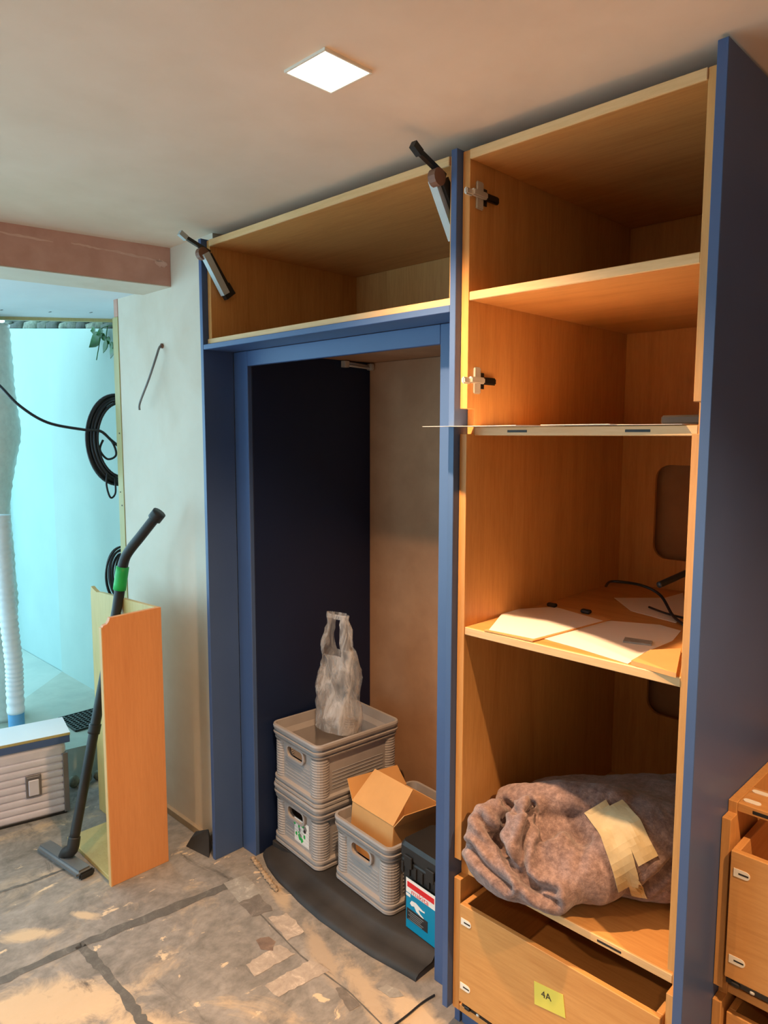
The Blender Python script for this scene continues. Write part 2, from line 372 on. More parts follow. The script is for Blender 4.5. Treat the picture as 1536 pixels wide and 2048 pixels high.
# ---- light well outside
ZO = .15
far0 = at(125, 1343, z=ZO); far1 = at(50, 1397, z=ZO); fd = (far1-far0).normalized()  # edge of the painted shade on the floor; the two slabs meet here
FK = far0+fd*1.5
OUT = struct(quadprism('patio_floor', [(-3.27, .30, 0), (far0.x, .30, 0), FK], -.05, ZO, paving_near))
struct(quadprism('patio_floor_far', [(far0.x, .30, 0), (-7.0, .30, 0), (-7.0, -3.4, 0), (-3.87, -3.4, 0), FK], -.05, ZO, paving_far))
def topz(x): return 2.153+(x+3.613)*(2.294-2.153)/(-5.024+3.613)
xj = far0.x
for nm, xa, xb, y, m in (('wall_patio', -3.07, xj, .30, render_shaded), ('wall_patio_far', xj, -7.0, .304, render_lit)):  # one wall, split where its painted shade begins
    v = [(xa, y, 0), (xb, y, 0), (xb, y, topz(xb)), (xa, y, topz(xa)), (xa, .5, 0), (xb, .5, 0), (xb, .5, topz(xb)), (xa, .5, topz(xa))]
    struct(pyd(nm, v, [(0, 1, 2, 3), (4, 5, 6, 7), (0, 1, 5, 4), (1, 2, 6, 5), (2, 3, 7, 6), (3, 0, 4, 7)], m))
# rough stones along the head of the patio wall
x = -3.5; k = 0
stone_dark = [plaster('coping_stone', tuple(int(q*f_) for q in (46, 52, 44)), tuple(int(q*f_) for q in (72, 78, 66)), tuple(int(q*f_) for q in (104, 108, 92)), 16) for f_ in (.75, 1.0, 1.3)]
cop = struct(pyd('trim_4', [(-3.3, .33, topz(-3.3)), (-5.3, .33, topz(-5.3)), (-5.3, .33, topz(-5.3)+.10), (-3.3, .33, topz(-3.3)+.06), (-3.3, .5, topz(-3.3)), (-5.3, .5, topz(-5.3)), (-5.3, .5, topz(-5.3)+.10), (-3.3, .5, topz(-3.3)+.06)],
    [(0, 1, 2, 3), (4, 5, 6, 7), (0, 1, 5, 4), (1, 2, 6, 5), (2, 3, 7, 6), (3, 0, 4, 7)], stone_dark[0]))
while x > -5.2:
    wd = random.uniform(.10, .22)*(1+(-x-3.5)*.3); h = random.uniform(.036, .05)+.01*(-x-3.5)
    bm = bmesh.new(); bmesh.ops.create_icosphere(bm, subdivisions=2, radius=1)
    for v in bm.verts:
        c = v.co; c = Vector([math.copysign(abs(q)**.35, q) for q in c])*(1+.22*noise.noise(v.co*1.6+Vector((k*3, 0, 0))))
        v.co = Vector((x-wd/2+c.x*wd/2, .335+c.y*.03, topz(x)+h/2+c.z*h/2))
    me = bpy.data.meshes.new('stone'); bm.to_mesh(me); bm.free(); link('stone', me, stone_dark[k % 3], cop, False, True)
    x -= wd*.97; k += 1
# grey door post seen at the edge of the opening
p = at(20, 1290, z=ZO); struct(box('trim_5', p.x-.03, p.x+.02, p.y-.05, p.y+.012, ZO, 2.3, grey_frame))
# drain grate
g = thing('drain_grate', 'dark square metal drain grate set in the patio floor', 'grate', (-3.62, .05, ZO))
gx0, gx1, gy0, gy1 = -3.74, -3.52, -.02, .20
for i in range(10):
    xx = gx0+(gx1-gx0)*i/9; box('bar', xx-.004, xx+.004, gy0, gy1, ZO+.002, ZO+.012, dark_steel, g, bev=0)
for i in range(10):
    yy = gy0+(gy1-gy0)*i/9; box('bar', gx0, gx1, yy-.004, yy+.004, ZO+.001, ZO+.011, dark_steel, g, bev=0)
box('pan', gx0, gx1, gy0, gy1, ZO, ZO+.001, black_pl, g, bev=0)
# rubble step at the threshold
for i in range(9):
    pz = Vector((-3.245+random.uniform(-.01, .01), .02-.055*i, 0)); s = random.uniform(.03, .05)
    bm = bmesh.new(); bmesh.ops.create_icosphere(bm, subdivisions=2, radius=1)
    for v in bm.verts: v.co = Vector((pz.x+v.co.x*s*.45, pz.y+v.co.y*s*.6, s*.75+v.co.z*s*.75))*1.0+Vector((noise.noise(v.co*3+Vector((i, 0, 0)))*.006, 0, 0))
    me = bpy.data.meshes.new('rubble'); bm.to_mesh(me); bm.free(); link('rubble', me, stone_m, OUT, False, True)

# ------------------------------------------------------------------ lamps in the ceiling
def downlight(x, y, label):
    t = thing('ceiling_light', label, 'light', (x, y, ZC))
    s = .0615
    box('diffuser', x-s+.004, x+s-.004, y-s+.004, y+s-.004, ZC-.004, ZC-.001, lamp_face, t, bev=0)
    fr = []
    for (a, b, c, d) in ((-s, s, -s, -s+.004), (-s, s, s-.004, s), (-s, -s+.004, -s+.004, s-.004), (s-.004, s, -s+.004, s-.004)):
        box('frame', x+a, x+b, y+c, y+d, ZC-.006, ZC-.0005, white_pl, t, bev=0)
    ld = bpy.data.lights.new('ceiling_light_beam', 'SPOT'); ld.energy = LAMP_W; ld.color = LAMP_COL; ld.spot_size = math.radians(120); ld.spot_blend = .7; ld.shadow_soft_size = .018
    lo = bpy.data.objects.new('ceiling_light_beam', ld); COL.objects.link(lo); lo.parent = t; lo.location = (0, 0, -.012)
    return t
downlight(-1.145, -.41, 'lit square recessed ceiling light in front of the blue cupboards')
downlight(.40, -.41, 'lit square recessed ceiling light over the oak drawer unit')
downlight(-1.145, -2.1, 'lit square recessed ceiling light in the middle of the room')
downlight(.40, -2.1, 'lit square recessed ceiling light by the plain end wall')

# ------------------------------------------------------------------ blue panels
def panel(name, label, x0, x1, prof):
    o = prism(name, prof, 'x', x0, x1, navy, None)
    return tag(o, label, 'panel', 'navy cupboard panels')
panel('end_panel', 'narrow navy end panel standing against the plaster wall', XL, XL+PT, [(0, 0), (.125, 0), (.125, ZTOP+.005), (0, ZTOP+.005)])
panel('divider_panel', 'navy divider panel between the open recess and tall oak cabinet', XM-PT, XM, [(.0, .075), (.055, .075), (.055, 0), (.84, 0), (.84, 2.298), (0, 2.298)])
panel('end_panel', 'wide navy end panel beside the tall oak cabinet, reaching the ceiling', XE, XE+.020, [(0, .075), (.055, .075), (.055, 0), (YB+.03, 0), (YB+.03, 2.325), (0, 2.325)])
# frame of the recess under the wall cupboard
fr = thing('recess_frame', 'navy painted frame and lining of the recess below the wall cupboard', 'frame', (-1.74, .12, 0))
xi, xj2 = XL+PT+.0005, XM-PT-.0005
box('rail', xi, xj2, 0, .1245, 1.917, 1.935, navy, fr)
box('header', xi+.086, xj2-.135, .125, .143, 1.863, 1.9165, navy, fr)
box('jamb', xi, xi+.086, .125, .143, 0, 1.9165, navy, fr)
box('jamb', xj2-.135, xj2, .125, .143, 0, 1.9165, navy, fr)
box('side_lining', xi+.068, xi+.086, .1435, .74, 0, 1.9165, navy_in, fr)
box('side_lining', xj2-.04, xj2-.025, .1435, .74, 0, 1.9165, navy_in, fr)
box('back_board', xi+.068, xj2-.02, .7405, .755, 0, 1.9165, plaster_brown, fr)
box('top_lining', xi+.068, xj2-.025, .1435, .755, 1.917, 1.929, plaster_brown, fr)
# bracket below the top of the recess
p0 = at(702, 725, x=-2.19); br = thing('door_stay', 'small nickel stay arm fixed high on the dark recess lining', 'bracket', (-2.205, p0.y, p0.z))
xs = xi+.0865
tube('arm', [(xs+.012, .60, 1.907), (xs+.012, .73, 1.900)], .006, steel, br)
tube('arm', [(xs+.020, .58, 1.897), (xs+.020, .73, 1.892)], .005, steel, br)
box('foot', xs+.0006, xs+.026, .575, .60, 1.888, 1.914, steel, br); box('foot', xs+.0006, xs+.03, .715, .738, 1.885, 1.912, steel, br, bev=.004, seg=2)

# ------------------------------------------------------------------ wall cupboard (oak) over the recess
T = .020; OF = .022
wc = thing('wall_cupboard', 'open oak wall cupboard with two lift arms, above the navy recess', 'cupboard', (-1.74, .3, 1.936))
wx0, wx1, wz0, wz1, wyb = XL+PT+.001, XM-PT-.001, 1.9355, ZTOP, .735
box('side_panel', wx0, wx0+T, OF, wyb, wz0, wz1, oak_z, wc); box('side_panel', wx1-T, wx1, OF, wyb, wz0, wz1, oak_z, wc)
box('top_panel', wx0+T, wx1-T, OF, wyb, wz1-.022, wz1, oak_x, wc); box('bottom_panel', wx0+T, wx1-T, OF, wyb, wz0, wz0+T, oak_x, wc)
box('back_panel', wx0+T, wx1-T, wyb-.012, wyb, wz0+T, wz1-.022, oak_z, wc)
box('edging', wx0+T, wx1-T, OF-.004, OF, wz1-.022, wz1, oak_pale, wc); box('edging', wx0, wx1, OF-.004, OF, wz0, wz0+T, oak_pale, wc)
def lift(side, x):
    la = thing('lift_arm', None, None, (x, .03, 2.2)); la.parent = wc; la.location = Vector((x, .03, 2.2))-Vector(wc.location)
    del_keys = [k for k in la.keys()]
    s = 1 if side == 'l' else -1
    xa = x+s*.012
    a = Vector((xa, -.012, 2.238)); b = Vector((xa, .068, 2.112)); d = (b-a).normalized(); nrm = Vector((0, d.z, -d.y))
    def bar(name, p, q, hw, th, off, m):
        p, q = Vector(p), Vector(q); dd = (q-p).normalized(); nn = Vector((0, dd.z, -dd.y))
        v = []
        for xx in (off-th/2, off+th/2):
            for (r, sg) in ((p, 1), (p, -1), (q, -1), (q, 1)): v.append(Vector((r.x+xx, r.y, r.z))+nn*hw*sg)
        return pyd(name, v, [(0, 1, 2, 3), (4, 7, 6, 5), (0, 4, 5, 1), (1, 5, 6, 2), (2, 6, 7, 3), (3, 7, 4, 0)], m, la, True)
    bar('arm_cover', a, b, .013, .022, s*.010, arm_blue)
    bar('spring_housing', a+Vector((0, .018, 0)), b+Vector((0, .024, .004)), .014, .018, s*-.001, black_pl)
    bar('base_block', b+Vector((0, .0, .03)), b+Vector((0, .026, -.004)), .022, .02, 0, black_pl)
    c = a+Vector((0, -.004, .0)); cv = []
    for xx in (-.010, .012):
        for k in range(16): cv.append((c.x+xx, c.y+.021*math.cos(2*PI*k/16), c.z+.021*math.sin(2*PI*k/16)))
    pyd('cap', cv, [tuple(range(16)), tuple(range(31, 15, -1))]+[(k, (k+1) % 16, 16+(k+1) % 16, 16+k) for k in range(16)], brown_cap, la, True)
    bar('door_bracket', c+Vector((0, .03, .010)), c+Vector((0, -.075, .048)), .006, .012, 0, dark_steel)
    bar('bracket_tip', c+Vector((0, -.06, .040)), c+Vector((0, -.085, .055)), .009, .016, 0, black_pl if side == 'r' else arm_blue)
lift('l', wx0+T); lift('r', wx1-T)

# ------------------------------------------------------------------ tall oak cabinet
tc = thing('tall_cabinet', 'tall open oak cabinet with shelves between two navy panels', 'cabinet', (-.85, .4, .07))
tx0, tx1 = XM+.0008, XE-.0008; TS = .022; TZ0 = .070
N = .030
prof = [(OF, TZ0), (YB, TZ0), (YB, ZTOP), (OF, ZTOP), (OF, 1.682), (OF+N, 1.682), (OF+N, 1.620), (OF, 1.620), (OF, .498), (OF+N, .498), (OF+N, .444), (OF, .444)]
prism('side_panel', prof, 'x', tx0, tx0+TS, oak_z, tc); prism('side_panel', prof, 'x', tx1-TS, tx1, oak_z, tc)
ix0, ix1 = tx0+TS+.0003, tx1-TS-.0003
box('top_panel', ix0, ix1, OF, YB-.014, ZTOP-.022, ZTOP, oak_x, tc)
box('edging', ix0, ix1, OF-.003, OF, ZTOP-.022, ZTOP, oak_pale, tc)
box('shelf', ix0, ix1, OF+.006, YB-.014, 1.943, 1.964, oak_x, tc); box('edging', ix0, ix1, OF+.002, OF+.006, 1.943, 1.964, oak_pale, tc)
es = box('shelf', ix0, ix1, OF+N+.004, YB-.014, 1.616, 1.637, oak_x, tc)
ee = box('edging', ix0, ix1, OF+N, OF+N+.004, 1.616, 1.637, oak_pale, tc)
for (u) in (1034, 1275):
    q = at(u, 861, y=OF+N); box('slot', q.x-.028, q.x+.028, OF+N-.0006, OF+N+.001, 1.6235, 1.6295, black_pl, tc, bev=.002)
box('shelf', ix0, ix1, OF+.006, YB-.014, 1.110, 1.130, oak_x, tc); box('edging', ix0, ix1, OF+.002, OF+.006, 1.110, 1.130, oak_pale, tc)
box('shelf', ix0, ix1, OF+N+.004, YB-.014, .446, .466, oak_x, tc); box('edging', ix0, ix1, OF+N, OF+N+.004, .446, .466, oak_pale, tc)
q = at(1218, 1888, y=OF+N); box('slot', q.x-.03, q.x+.03, OF+N-.0006, OF+N+.001, .4525, .4585, black_pl, tc, bev=.002)
box('bottom_panel', ix0, ix1, OF, YB-.014, TZ0, TZ0+.02, oak_x, tc)
# back board with two round-cornered cut-outs, plaster behind
bk = box('back_panel', ix0, ix1, YB-.012, YB, TZ0+.02, ZTOP-.022, oak_z, tc, bev=0)
off = -Vector(tc.location)
for (cz, hh) in ((1.375, .30), (.86, .30)):
    me = rrprism_mesh('c', .34, hh, .045, YB-.05, YB+.05, -.842, cz); me.transform(Matrix.Translation(off)); boolcut(bk, me)
bk.data.materials.clear(); bk.data.materials.append(oak_z)
# hinges on the left side
def hinge(z):
    h = thing('hinge', None, None); h.parent = tc; h.location = Vector((ix0, .05, z))-Vector(tc.location)
    xx = ix0
    box('mounting_plate', xx, xx+.006, .042, .070, z-.033, z+.033, steel, h, bev=.003, seg=2)
    box('arm', xx+.004, xx+.016, .018, .075, z-.008, z+.008, steel, h, bev=.003, seg=2)
    box('cup_arm', xx+.002, xx+.012, -.006, .022, z-.010, z+.006, steel, h, bev=.003, seg=2)
    box('cover', xx+.002, xx+.013, .070, .125, z-.009, z+.009, dark_steel, h, bev=.003, seg=2)
    box('plate_tail', xx, xx+.004, .063, .085, z-.02, z+.02, dark_steel, h, bev=.001)
hinge(2.195); hinge(1.752)
# drawer, pulled a little forward, sitting in the bottom of the cabinet
def connector(parent, x, z, y, flip=1):
    me = bpy.data.meshes.new('connector'); bm = bmesh.new(); pts = [(0, .009), (0, -.009)]
    for k in range(9): a = -PI/2+PI*k/8; pts.append((.024+.009*math.cos(a), .009*math.sin(a)))
    lo = [bm.verts.new((x+flip*p[0], y, z+p[1])) for p in pts]; hi = [bm.verts.new((x+flip*p[0], y-.0015, z+p[1])) for p in pts]
    bm.faces.new(lo); bm.faces.new(hi[::-1])
    for i in range(len(lo)): bm.faces.new((lo[i], hi[i], hi[(i+1) % len(lo)], lo[(i+1) % len(lo)]))
    bmesh.ops.recalc_face_normals(bm, faces=bm.faces); bm.to_mesh(me); bm.free()
    o = link('connector', me, white_pl, parent, True)
    box('connector_slot', x+flip*.010, x+flip*.030, y-.0020, y-.0014, z-.0018, z+.0018, dark_steel, parent, bev=0)
def drawer(parent, x0, x1, y0, depth, z0, z1, name='drawer'):
    d = thing(name, None, None); d.parent = parent; d.location = Vector((x0, y0, z0))-Vector(parent.location)
    t = .015
    box('front', x0, x1, y0, y0+t, z0, z1, oak_x, d); box('back', x0, x1, y0+depth-t, y0+depth, z0, z1, oak_x, d)
    box('side', x0, x0+t, y0+t, y0+depth-t, z0, z1, oak_y, d); box('side', x1-t, x1, y0+t, y0+depth-t, z0, z1, oak_y, d)
    box('base', x0+t, x1-t, y0+t, y0+depth-t, z0+.012, z0+.02, oak_x, d, bev=0)
    return d
dx0, dx1, dy, dz0, dz1 = ix0+.006, ix1-.006, .012, .108, .386
dr = drawer(tc, dx0, dx1, dy, .50, dz0, dz1)
for z in (dz1-.045, dz0+.05): connector(dr, dx0+.006, z, dy); connector(dr, dx1-.006, z, dy, -1)
def clip(parent, x, y, z):
    box('runner_clip', x, x+.095, y, y+.03, z-.016, z-.002, dark_steel, parent, bev=.002)
    box('clip_lever', x+.012, x+.03, y-.006, y+.006, z-.014, z-.004, black_pl, parent, bev=.002); box('clip_lever', x+.05, x+.06, y-.004, y+.006, z-.013, z-.006, steel, parent, bev=.002)
clip(dr, dx0+.006, dy+.006, dz0)
box('runner', dx0, dx0+.012, dy+.02, .5, dz0-.016, dz0-.002, steel, dr, bev=0)
# plinth
tag(box('plinth_board', ix0-.02, ix1+.02, .060, .078, 0, .068, navy), 'navy plinth board under the tall oak cabinet', 'plinth')

# sticky note on the drawer
nt = thing('sticky_note', 'yellow sticky note with 4A written on the oak drawer', 'note', (-.858, dy, .256))
pts = [at(u, v, y=dy-.0012) for u, v in ((1068, 1962), (1069, 2008), (1131, 2037), (1126, 1990))]
vv = [p for p in pts]+[p+Vector((0, .001, 0)) for p in pts]
pyd('paper', vv, [(0, 1, 2, 3), (7, 6, 5, 4), (0, 4, 5, 1), (1, 5, 6, 2), (2, 6, 7, 3), (3, 7, 4, 0)], note_m, nt, True)
c = (pts[0]+pts[1]+pts[2]+pts[3])/4
textmesh('lettering', '4A', .024, ink_m, nt, Matrix.Translation((c.x-.008, dy-.0016, c.z+.004)) @ Matrix.Rotation(PI/2, 4, 'X') @ Matrix.Rotation(.12, 4, 'Z'), .0002)

# ------------------------------------------------------------------ papers and wires in the cabinet
def papers(name, label, px, z, mat=paper_m, th=.0008, cat='paper', group=None):
    pts = [at(u, v, z=z) for u, v in px]
    return tag(sheet(name, pts, mat, None, th), label, cat, group)
zp = 1.1304
papers('paper_sheet', 'large white drawing sheet spread over the middle shelf', ((1078, 1275), (1155, 1252), (1222, 1242), (1320, 1250), (1362, 1262), (1345, 1282), (1290, 1305), (1256, 1328), (1160, 1298)), zp)
papers('clipboard', 'thin brown clipboard board under papers on the middle shelf', ((968, 1262), (1065, 1284), (1222, 1240), (1120, 1215)), zp+.001, card_m, .003, 'clipboard')
papers('paper_sheet', 'white sheet lying on the brown clipboard', ((978, 1260), (1068, 1278), (1206, 1242), (1110, 1214), (1010, 1220)), zp+.0042)
papers('paper_sheet', 'creased white plan sheet at the back of the middle shelf', ((1228, 1196), (1330, 1196), (1366, 1186), (1372, 1226), (1352, 1246), (1300, 1232), (1262, 1222)), zp)
papers('brown_envelope', 'flat brown card lying at the right end of the middle shelf', ((1262, 1330), (1352, 1356), (1362, 1305), (1300, 1308)), zp, card_m, .010, 'card')
papers('pen_strip', 'short grey strip lying on the large drawing sheet', ((1246, 1285), (1303, 1292), (1305, 1285), (1250, 1277)), zp+.001, patch_md, .004, 'strip')
for i, (u, v) in enumerate(((1104, 1213), (1172, 1226))):
    q = at(u, v, z=zp+.006); tag(box('bulldog_clip', q.x-.014, q.x+.014, q.y-.008, q.y+.008, zp+.0055, zp+.016, black_pl, bev=.003), ('small black clip on the rear edge of the clipboard sheet', 'black clip at the corner of the clipboard sheet')[i], 'clip', 'clips on the papers')
tag(tube('cable', spline([at(1212, 1172, z=1.15), at(1225, 1163, z=1.20), at(1280, 1170, z=1.19), at(1320, 1190, z=1.17), at(1345, 1230, z=1.142), at(1368, 1250, z=1.139)]), .004, black_cab), 'thin black cable looping over the plan sheet', 'cable')
tag(tube('flat_cable', spline([at(1318, 1170, z=1.25), at(1345, 1158, z=1.26), at(1385, 1140, z=1.27)]), .008, black_cab), 'short dark cable end poking in by the cabinet side', 'cable')
tag(tube('cable', spline([at(1298, 1214, z=1.137), at(1330, 1226, z=1.14), at(1368, 1236, z=1.14)]), .003, black_cab), 'short black lead lying across the plan sheet', 'cable')
# sheets on the eye-level shelf, hanging over its front
ze = 1.6375
def rag(x0, x1, y0, y1, n=10, a=.01, sd=0):
    P = []
    for i in range(n+1): P.append((x0+(x1-x0)*i/n, y0+a*noise.noise(Vector((i*.7, sd, 0)))))
    return P+[(x1, y1), (x0, y1)]
def esheet(label, poly, z, lift=0):
    n = len(poly); v = [Vector((x, y, z+lift*max(0, -(y-.03)))) for x, y in poly]
    return tag(sheet('paper_sheet', v, paper_m, None, .0008), label, 'paper')
a0 = at(846, 852, y=-.050)
esheet('white sheet hanging well out over the eye-level shelf by the divider', [(a0.x, -.052), (-1.12, -.066), (-1.06, -.054), (-.98, -.072), (-.893, -.108), (-.876, -.07), (-.87, .22), (-1.05, .24), (-1.122, .20), (-1.122, .06)], ze)
esheet('thin stack of white sheets along the eye-level shelf', [(-1.00, .03), (-.80, .036), (-.60, .04), (-.58, .28), (-.98, .30)], ze+.0012)
esheet('white sheet on top of the stack of the eye-level shelf', [(-.92, .03), (-.74, .012), (-.72, .25), (-.90, .26)], ze+.0024)
tag(box('flat_box', -.68, -.585, .12, .40, ze+.0024, ze+.022, black_pl, bev=.004), 'flat black case on the eye-level shelf by the end panel', 'case')

# ------------------------------------------------------------------ blanket
CREASE = [([(959, 1634), (984, 1665), (1006, 1696), (1042, 1759), (1082, 1792), (1113, 1804)], .022, 7),
    ([(1066, 1612), (1060, 1647), (1046, 1688), (1042, 1723), (1049, 1750), (1073, 1772), (1109, 1784)], .024, 7),
    ([(936, 1690), (948, 1706), (960, 1722), (985, 1745), (1020, 1775)], .018, 6),
    ([(1288, 1777), (1319, 1750), (1346, 1723)], .014, 7), ([(1012, 1606), (1030, 1622), (1064, 1622)], .014, 6), ([(1150, 1640), (1165, 1690), (1158, 1730)], .008, 12)]
def segd(u, v, a, b):
    dx, dy_ = b[0]-a[0], b[1]-a[1]; t = max(0, min(1, ((u-a[0])*dx+(v-a[1])*dy_)/(dx*dx+dy_*dy_))); return math.hypot(u-a[0]-t*dx, v-a[1]-t*dy_)
def blanket():
    V, F = [], []
    cx, cy, cz, ax, ay, az = -.850, .330, .582, .262, .230, .112
    nu, nv = 72, 40
    def add(v, f):
        o = len(V); V.extend(v); F.extend([tuple(i+o for i in q) for q in f])
    v, f = [], []
    for j in range(nv+1):
        ph = -PI/2+PI*j/nv
        for i in range(nu):
            th = 2*PI*i/nu
            sp = lambda q, e: math.copysign(abs(q)**e, q)
            p = Vector((sp(math.cos(ph), .55)*sp(math.cos(th), .6), sp(math.cos(ph), .55)*sp(math.sin(th), .6), sp(math.sin(ph), .8)))
            q = Vector((cx+p.x*ax, cy+p.y*ay, cz+p.z*az))
            tilt = (q.x-cx); q.z += .16*tilt*(1 if p.z > 0 else .0)+.05*max(0, -p.y)*(-1 if p.z > 0 else -.3)*0
            q.y += .46*(q.x-cx)
            n = noise.noise(q*5)*.03+noise.noise(q*13)*.010
            q += Vector((p.x*.2, p.y*.4, p.z)).normalized()*n
            q.z = max(q.z, .470) if q.y > .06 else q.z
            v.append(q)
    for j in range(nv):
        for i in range(nu): f.append((j*nu+i, j*nu+(i+1) % nu, (j+1)*nu+(i+1) % nu, (j+1)*nu+i))
    add(v, f)
    def roll(px, r):
        P = spline([at(u, vv, y=y) for u, vv, y in px], 8); n = len(P)
        rad = [r*(.55+.45*math.sin(PI*min(1, max(0, (k+2)/(n+3)))))*(1+.18*noise.noise(P[k]*14)) for k in range(n)]
        vv2, ff = tubegeo(P, rad, 14); add(vv2, ff)
    roll([(1000, 1605, .09), (968, 1650, .03), (965, 1700, .01), (1000, 1752, -.005), (1070, 1785, .0), (1140, 1795, .03)], .042)
    roll([(1050, 1610, .10), (1040, 1660, .05), (1055, 1720, .035), (1100, 1765, .03), (1160, 1780, .05)], .046)
    roll([(950, 1672, .02), (950, 1710, .01), (978, 1752, -.005), (1030, 1782, -.01), (1100, 1798, .01)], .028)
    roll([(1000, 1600, .14), (1090, 1600, .17), (1220, 1606, .24), (1335, 1650, .34)], .050)
    roll([(1180, 1700, .13), (1230, 1715, .16), (1290, 1700, .22), (1340, 1690, .30)], .070)
    roll([(1100, 1680, .09), (1130, 1730, .085), (1190, 1750, .11), (1240, 1745, .15)], .065)
    me = bpy.data.meshes.new('blanket'); me.from_pydata([tuple(p) for p in V], [], F)
    o = bpy.data.objects.new('tmp', me); COL.objects.link(o)
    m = o.modifiers.new('r', 'REMESH'); m.mode = 'VOXEL'; m.voxel_size = .008
    m2 = o.modifiers.new('s', 'SMOOTH'); m2.iterations = 4; m2.factor = .5; m3 = o.modifiers.new('u', 'SUBSURF'); m3.levels = 1
    dg = bpy.context.evaluated_depsgraph_get(); dg.update()
    me2 = bpy.data.meshes.new_from_object(o.evaluated_get(dg)); bpy.data.objects.remove(o)
    NRM = [v.normal.copy() for v in me2.vertices]
    for v, nm_ in zip(me2.vertices, NRM):
        c = v.co.copy()
        d = noise.noise(c*22)*.004+noise.noise(c*55)*.0018
        if c.y < .5:
            w_ = c-CAM; zc_ = w_.dot(_f); pu, pv = 768+FPX*w_.dot(_r)/zc_, 1024-FPX*w_.dot(_u)/zc_
            if nm_.dot(w_) < 0:
                for (line, dep, wid) in CREASE:
                    q_ = min(segd(pu, pv, line[k], line[k+1]) for k in range(len(line)-1))
                    d += -dep*math.exp(-(q_/wid)**2)+dep*.45*math.exp(-((q_-2.4*wid)/(1.3*wid))**2)
        c += nm_*d
        c.x = min(max(c.x, ix0+.003), ix1-.003)
        if c.y > .03 and c.z < .4675: c.z = .4675
        if c.y <= .03 and c.z < .392: c.z = .392
        v.co = c
    return me2
bme = blanket()
bl = thing('blanket', 'grey woollen moving blanket bundled on the bottom shelf of the tall cabinet', 'blanket', (-.85, .2, .467))
bo = link('wool', bme, wool_m, bl, True, True)
tree = BVHTree.FromPolygons([v.co+Vector(bl.location) for v in bme.vertices], [p.vertices[:] for p in bme.polygons])
def tape(px, width, name='tape'):
    """strip laid onto the blanket; px = list of (u, v, du, dv) centre and across direction"""
    v, f = [], []; W = 6
    n = len(px)
    for (u, vv, du, dv) in px:
        for k in range(W+1):
            s = (k/W-.5)*width; hit = tree.ray_cast(CAM, ray(u+du*s, vv+dv*s).normalized())
            if hit[0] is None: v.append(at(u+du*s, vv+dv*s, y=.1))
            else: v.append(hit[0]+hit[1]*.004)
    for i in range(n-1):
        for k in range(W): f.append((i*(W+1)+k, i*(W+1)+k+1, (i+1)*(W+1)+k+1, (i+1)*(W+1)+k))
    o = pyd(name, v, f, tape_m, bl, True, False)
    md = o.modifiers.new('s', 'SOLIDIFY'); md.thickness = .0016; md.offset = 0
def lerp_path(P, m):
    out = []
    for i in range(m+1):
        t = i/m*(len(P)-1); k = min(int(t), len(P)-2); a = t-k
        out.append((P[k][0]*(1-a)+P[k+1][0]*a, P[k][1]*(1-a)+P[k+1][1]*a))
    return out
tape([(u, v, .85, -.5) for u, v in lerp_path([(1190, 1612), (1222, 1660), (1240, 1710), (1256, 1770)], 14)], 50)
tape([(u, v, .85, -.45) for u, v in lerp_path([(1225, 1610), (1262, 1650), (1295, 1722)], 12)], 44)
tape([(u, v, .9, .2) for u, v in lerp_path([(1262, 1756), (1272, 1775), (1280, 1792)], 5)], 34)

# ------------------------------------------------------------------ oak drawer unit to the right of the end panel
UX0, UX1 = XE+.0205, .30; UY = .205
du = thing('drawer_unit', 'low oak drawer unit with open drawers beside the wide navy panel', 'cabinet', (-.1, .5, .07))
up = [(UY, .07), (YB, .07), (YB, .822), (UY, .822), (UY, .795), (UY-.035, .795), (UY-.035, .405), (UY, .405), (UY, .370), (UY-.035, .370), (UY-.035, .07)]
prism('side_panel', up, 'x', UX0, UX0+.019, oak_z, du); prism('side_panel', up, 'x', UX1-.019, UX1, oak_z, du)
box('back_panel', UX0+.019, UX1-.019, YB-.012, YB, .09, .80, oak_z, du)
box('bottom_panel', UX0+.019, UX1-.019, UY, YB-.012, .07, .09, oak_x, du)
box('top_rail', UX0+.019, UX1-.019, UY, UY+.10, .802, .822, oak_x, du); box('top_rail', UX0+.019, UX1-.019, YB-.11, YB-.012, .802, .822, oak_x, du)
box('slot', UX0+.05, UX0+.13, UY-.0006, UY+.001, .807, .815, black_pl, du)
def topconn(x, y):
    me = bpy.data.meshes.new('connector'); bm = bmesh.new(); lo = [bm.verts.new((p[0]+x, p[1]+y, .8222)) for p in rr(.036, .016, .0079, 0, 5)]; hi = [bm.verts.new((p[0]+x, p[1]+y, .8236)) for p in rr(.036, .016, .0079, 0, 5)]
    bm.faces.new(lo[::-1]); bm.faces.new(hi); n = len(lo)
    for i in range(n): bm.faces.new((lo[i], lo[(i+1) % n], hi[(i+1) % n], hi[i]))
    bm.to_mesh(me); bm.free(); link('connector', me, white_pl, du, True)
topconn(UX0+.042, UY+.022); topconn(UX0+.042, UY+.078)
box('mid_rail', UX0+.019, UX1-.019, UY, UY+.10, .375, .395, oak_x, du)
ud = drawer(du, UX0+.026, UX1-.026, .158, .52, .445, .735)
for z in (.690, .492): connector(ud, UX0+.034, z, .158)
clip(ud, UX0+.028, .162, .445); box('runner', UX0+.022, UX0+.034, .18, .6, .428, .442, steel, ud, bev=0)
ud2 = drawer(du, UX0+.026, UX1-.026, UY-.02, .50, .108, .345)
for z in (.30, .15): connector(ud2, UX0+.034, z, UY-.02)
tag(box('plinth_board', UX0, UX1, UY+.05, UY+.068, 0, .069, navy), 'navy plinth board under the low oak drawer unit', 'plinth')

# ------------------------------------------------------------------ things in the recess
ZM = .050
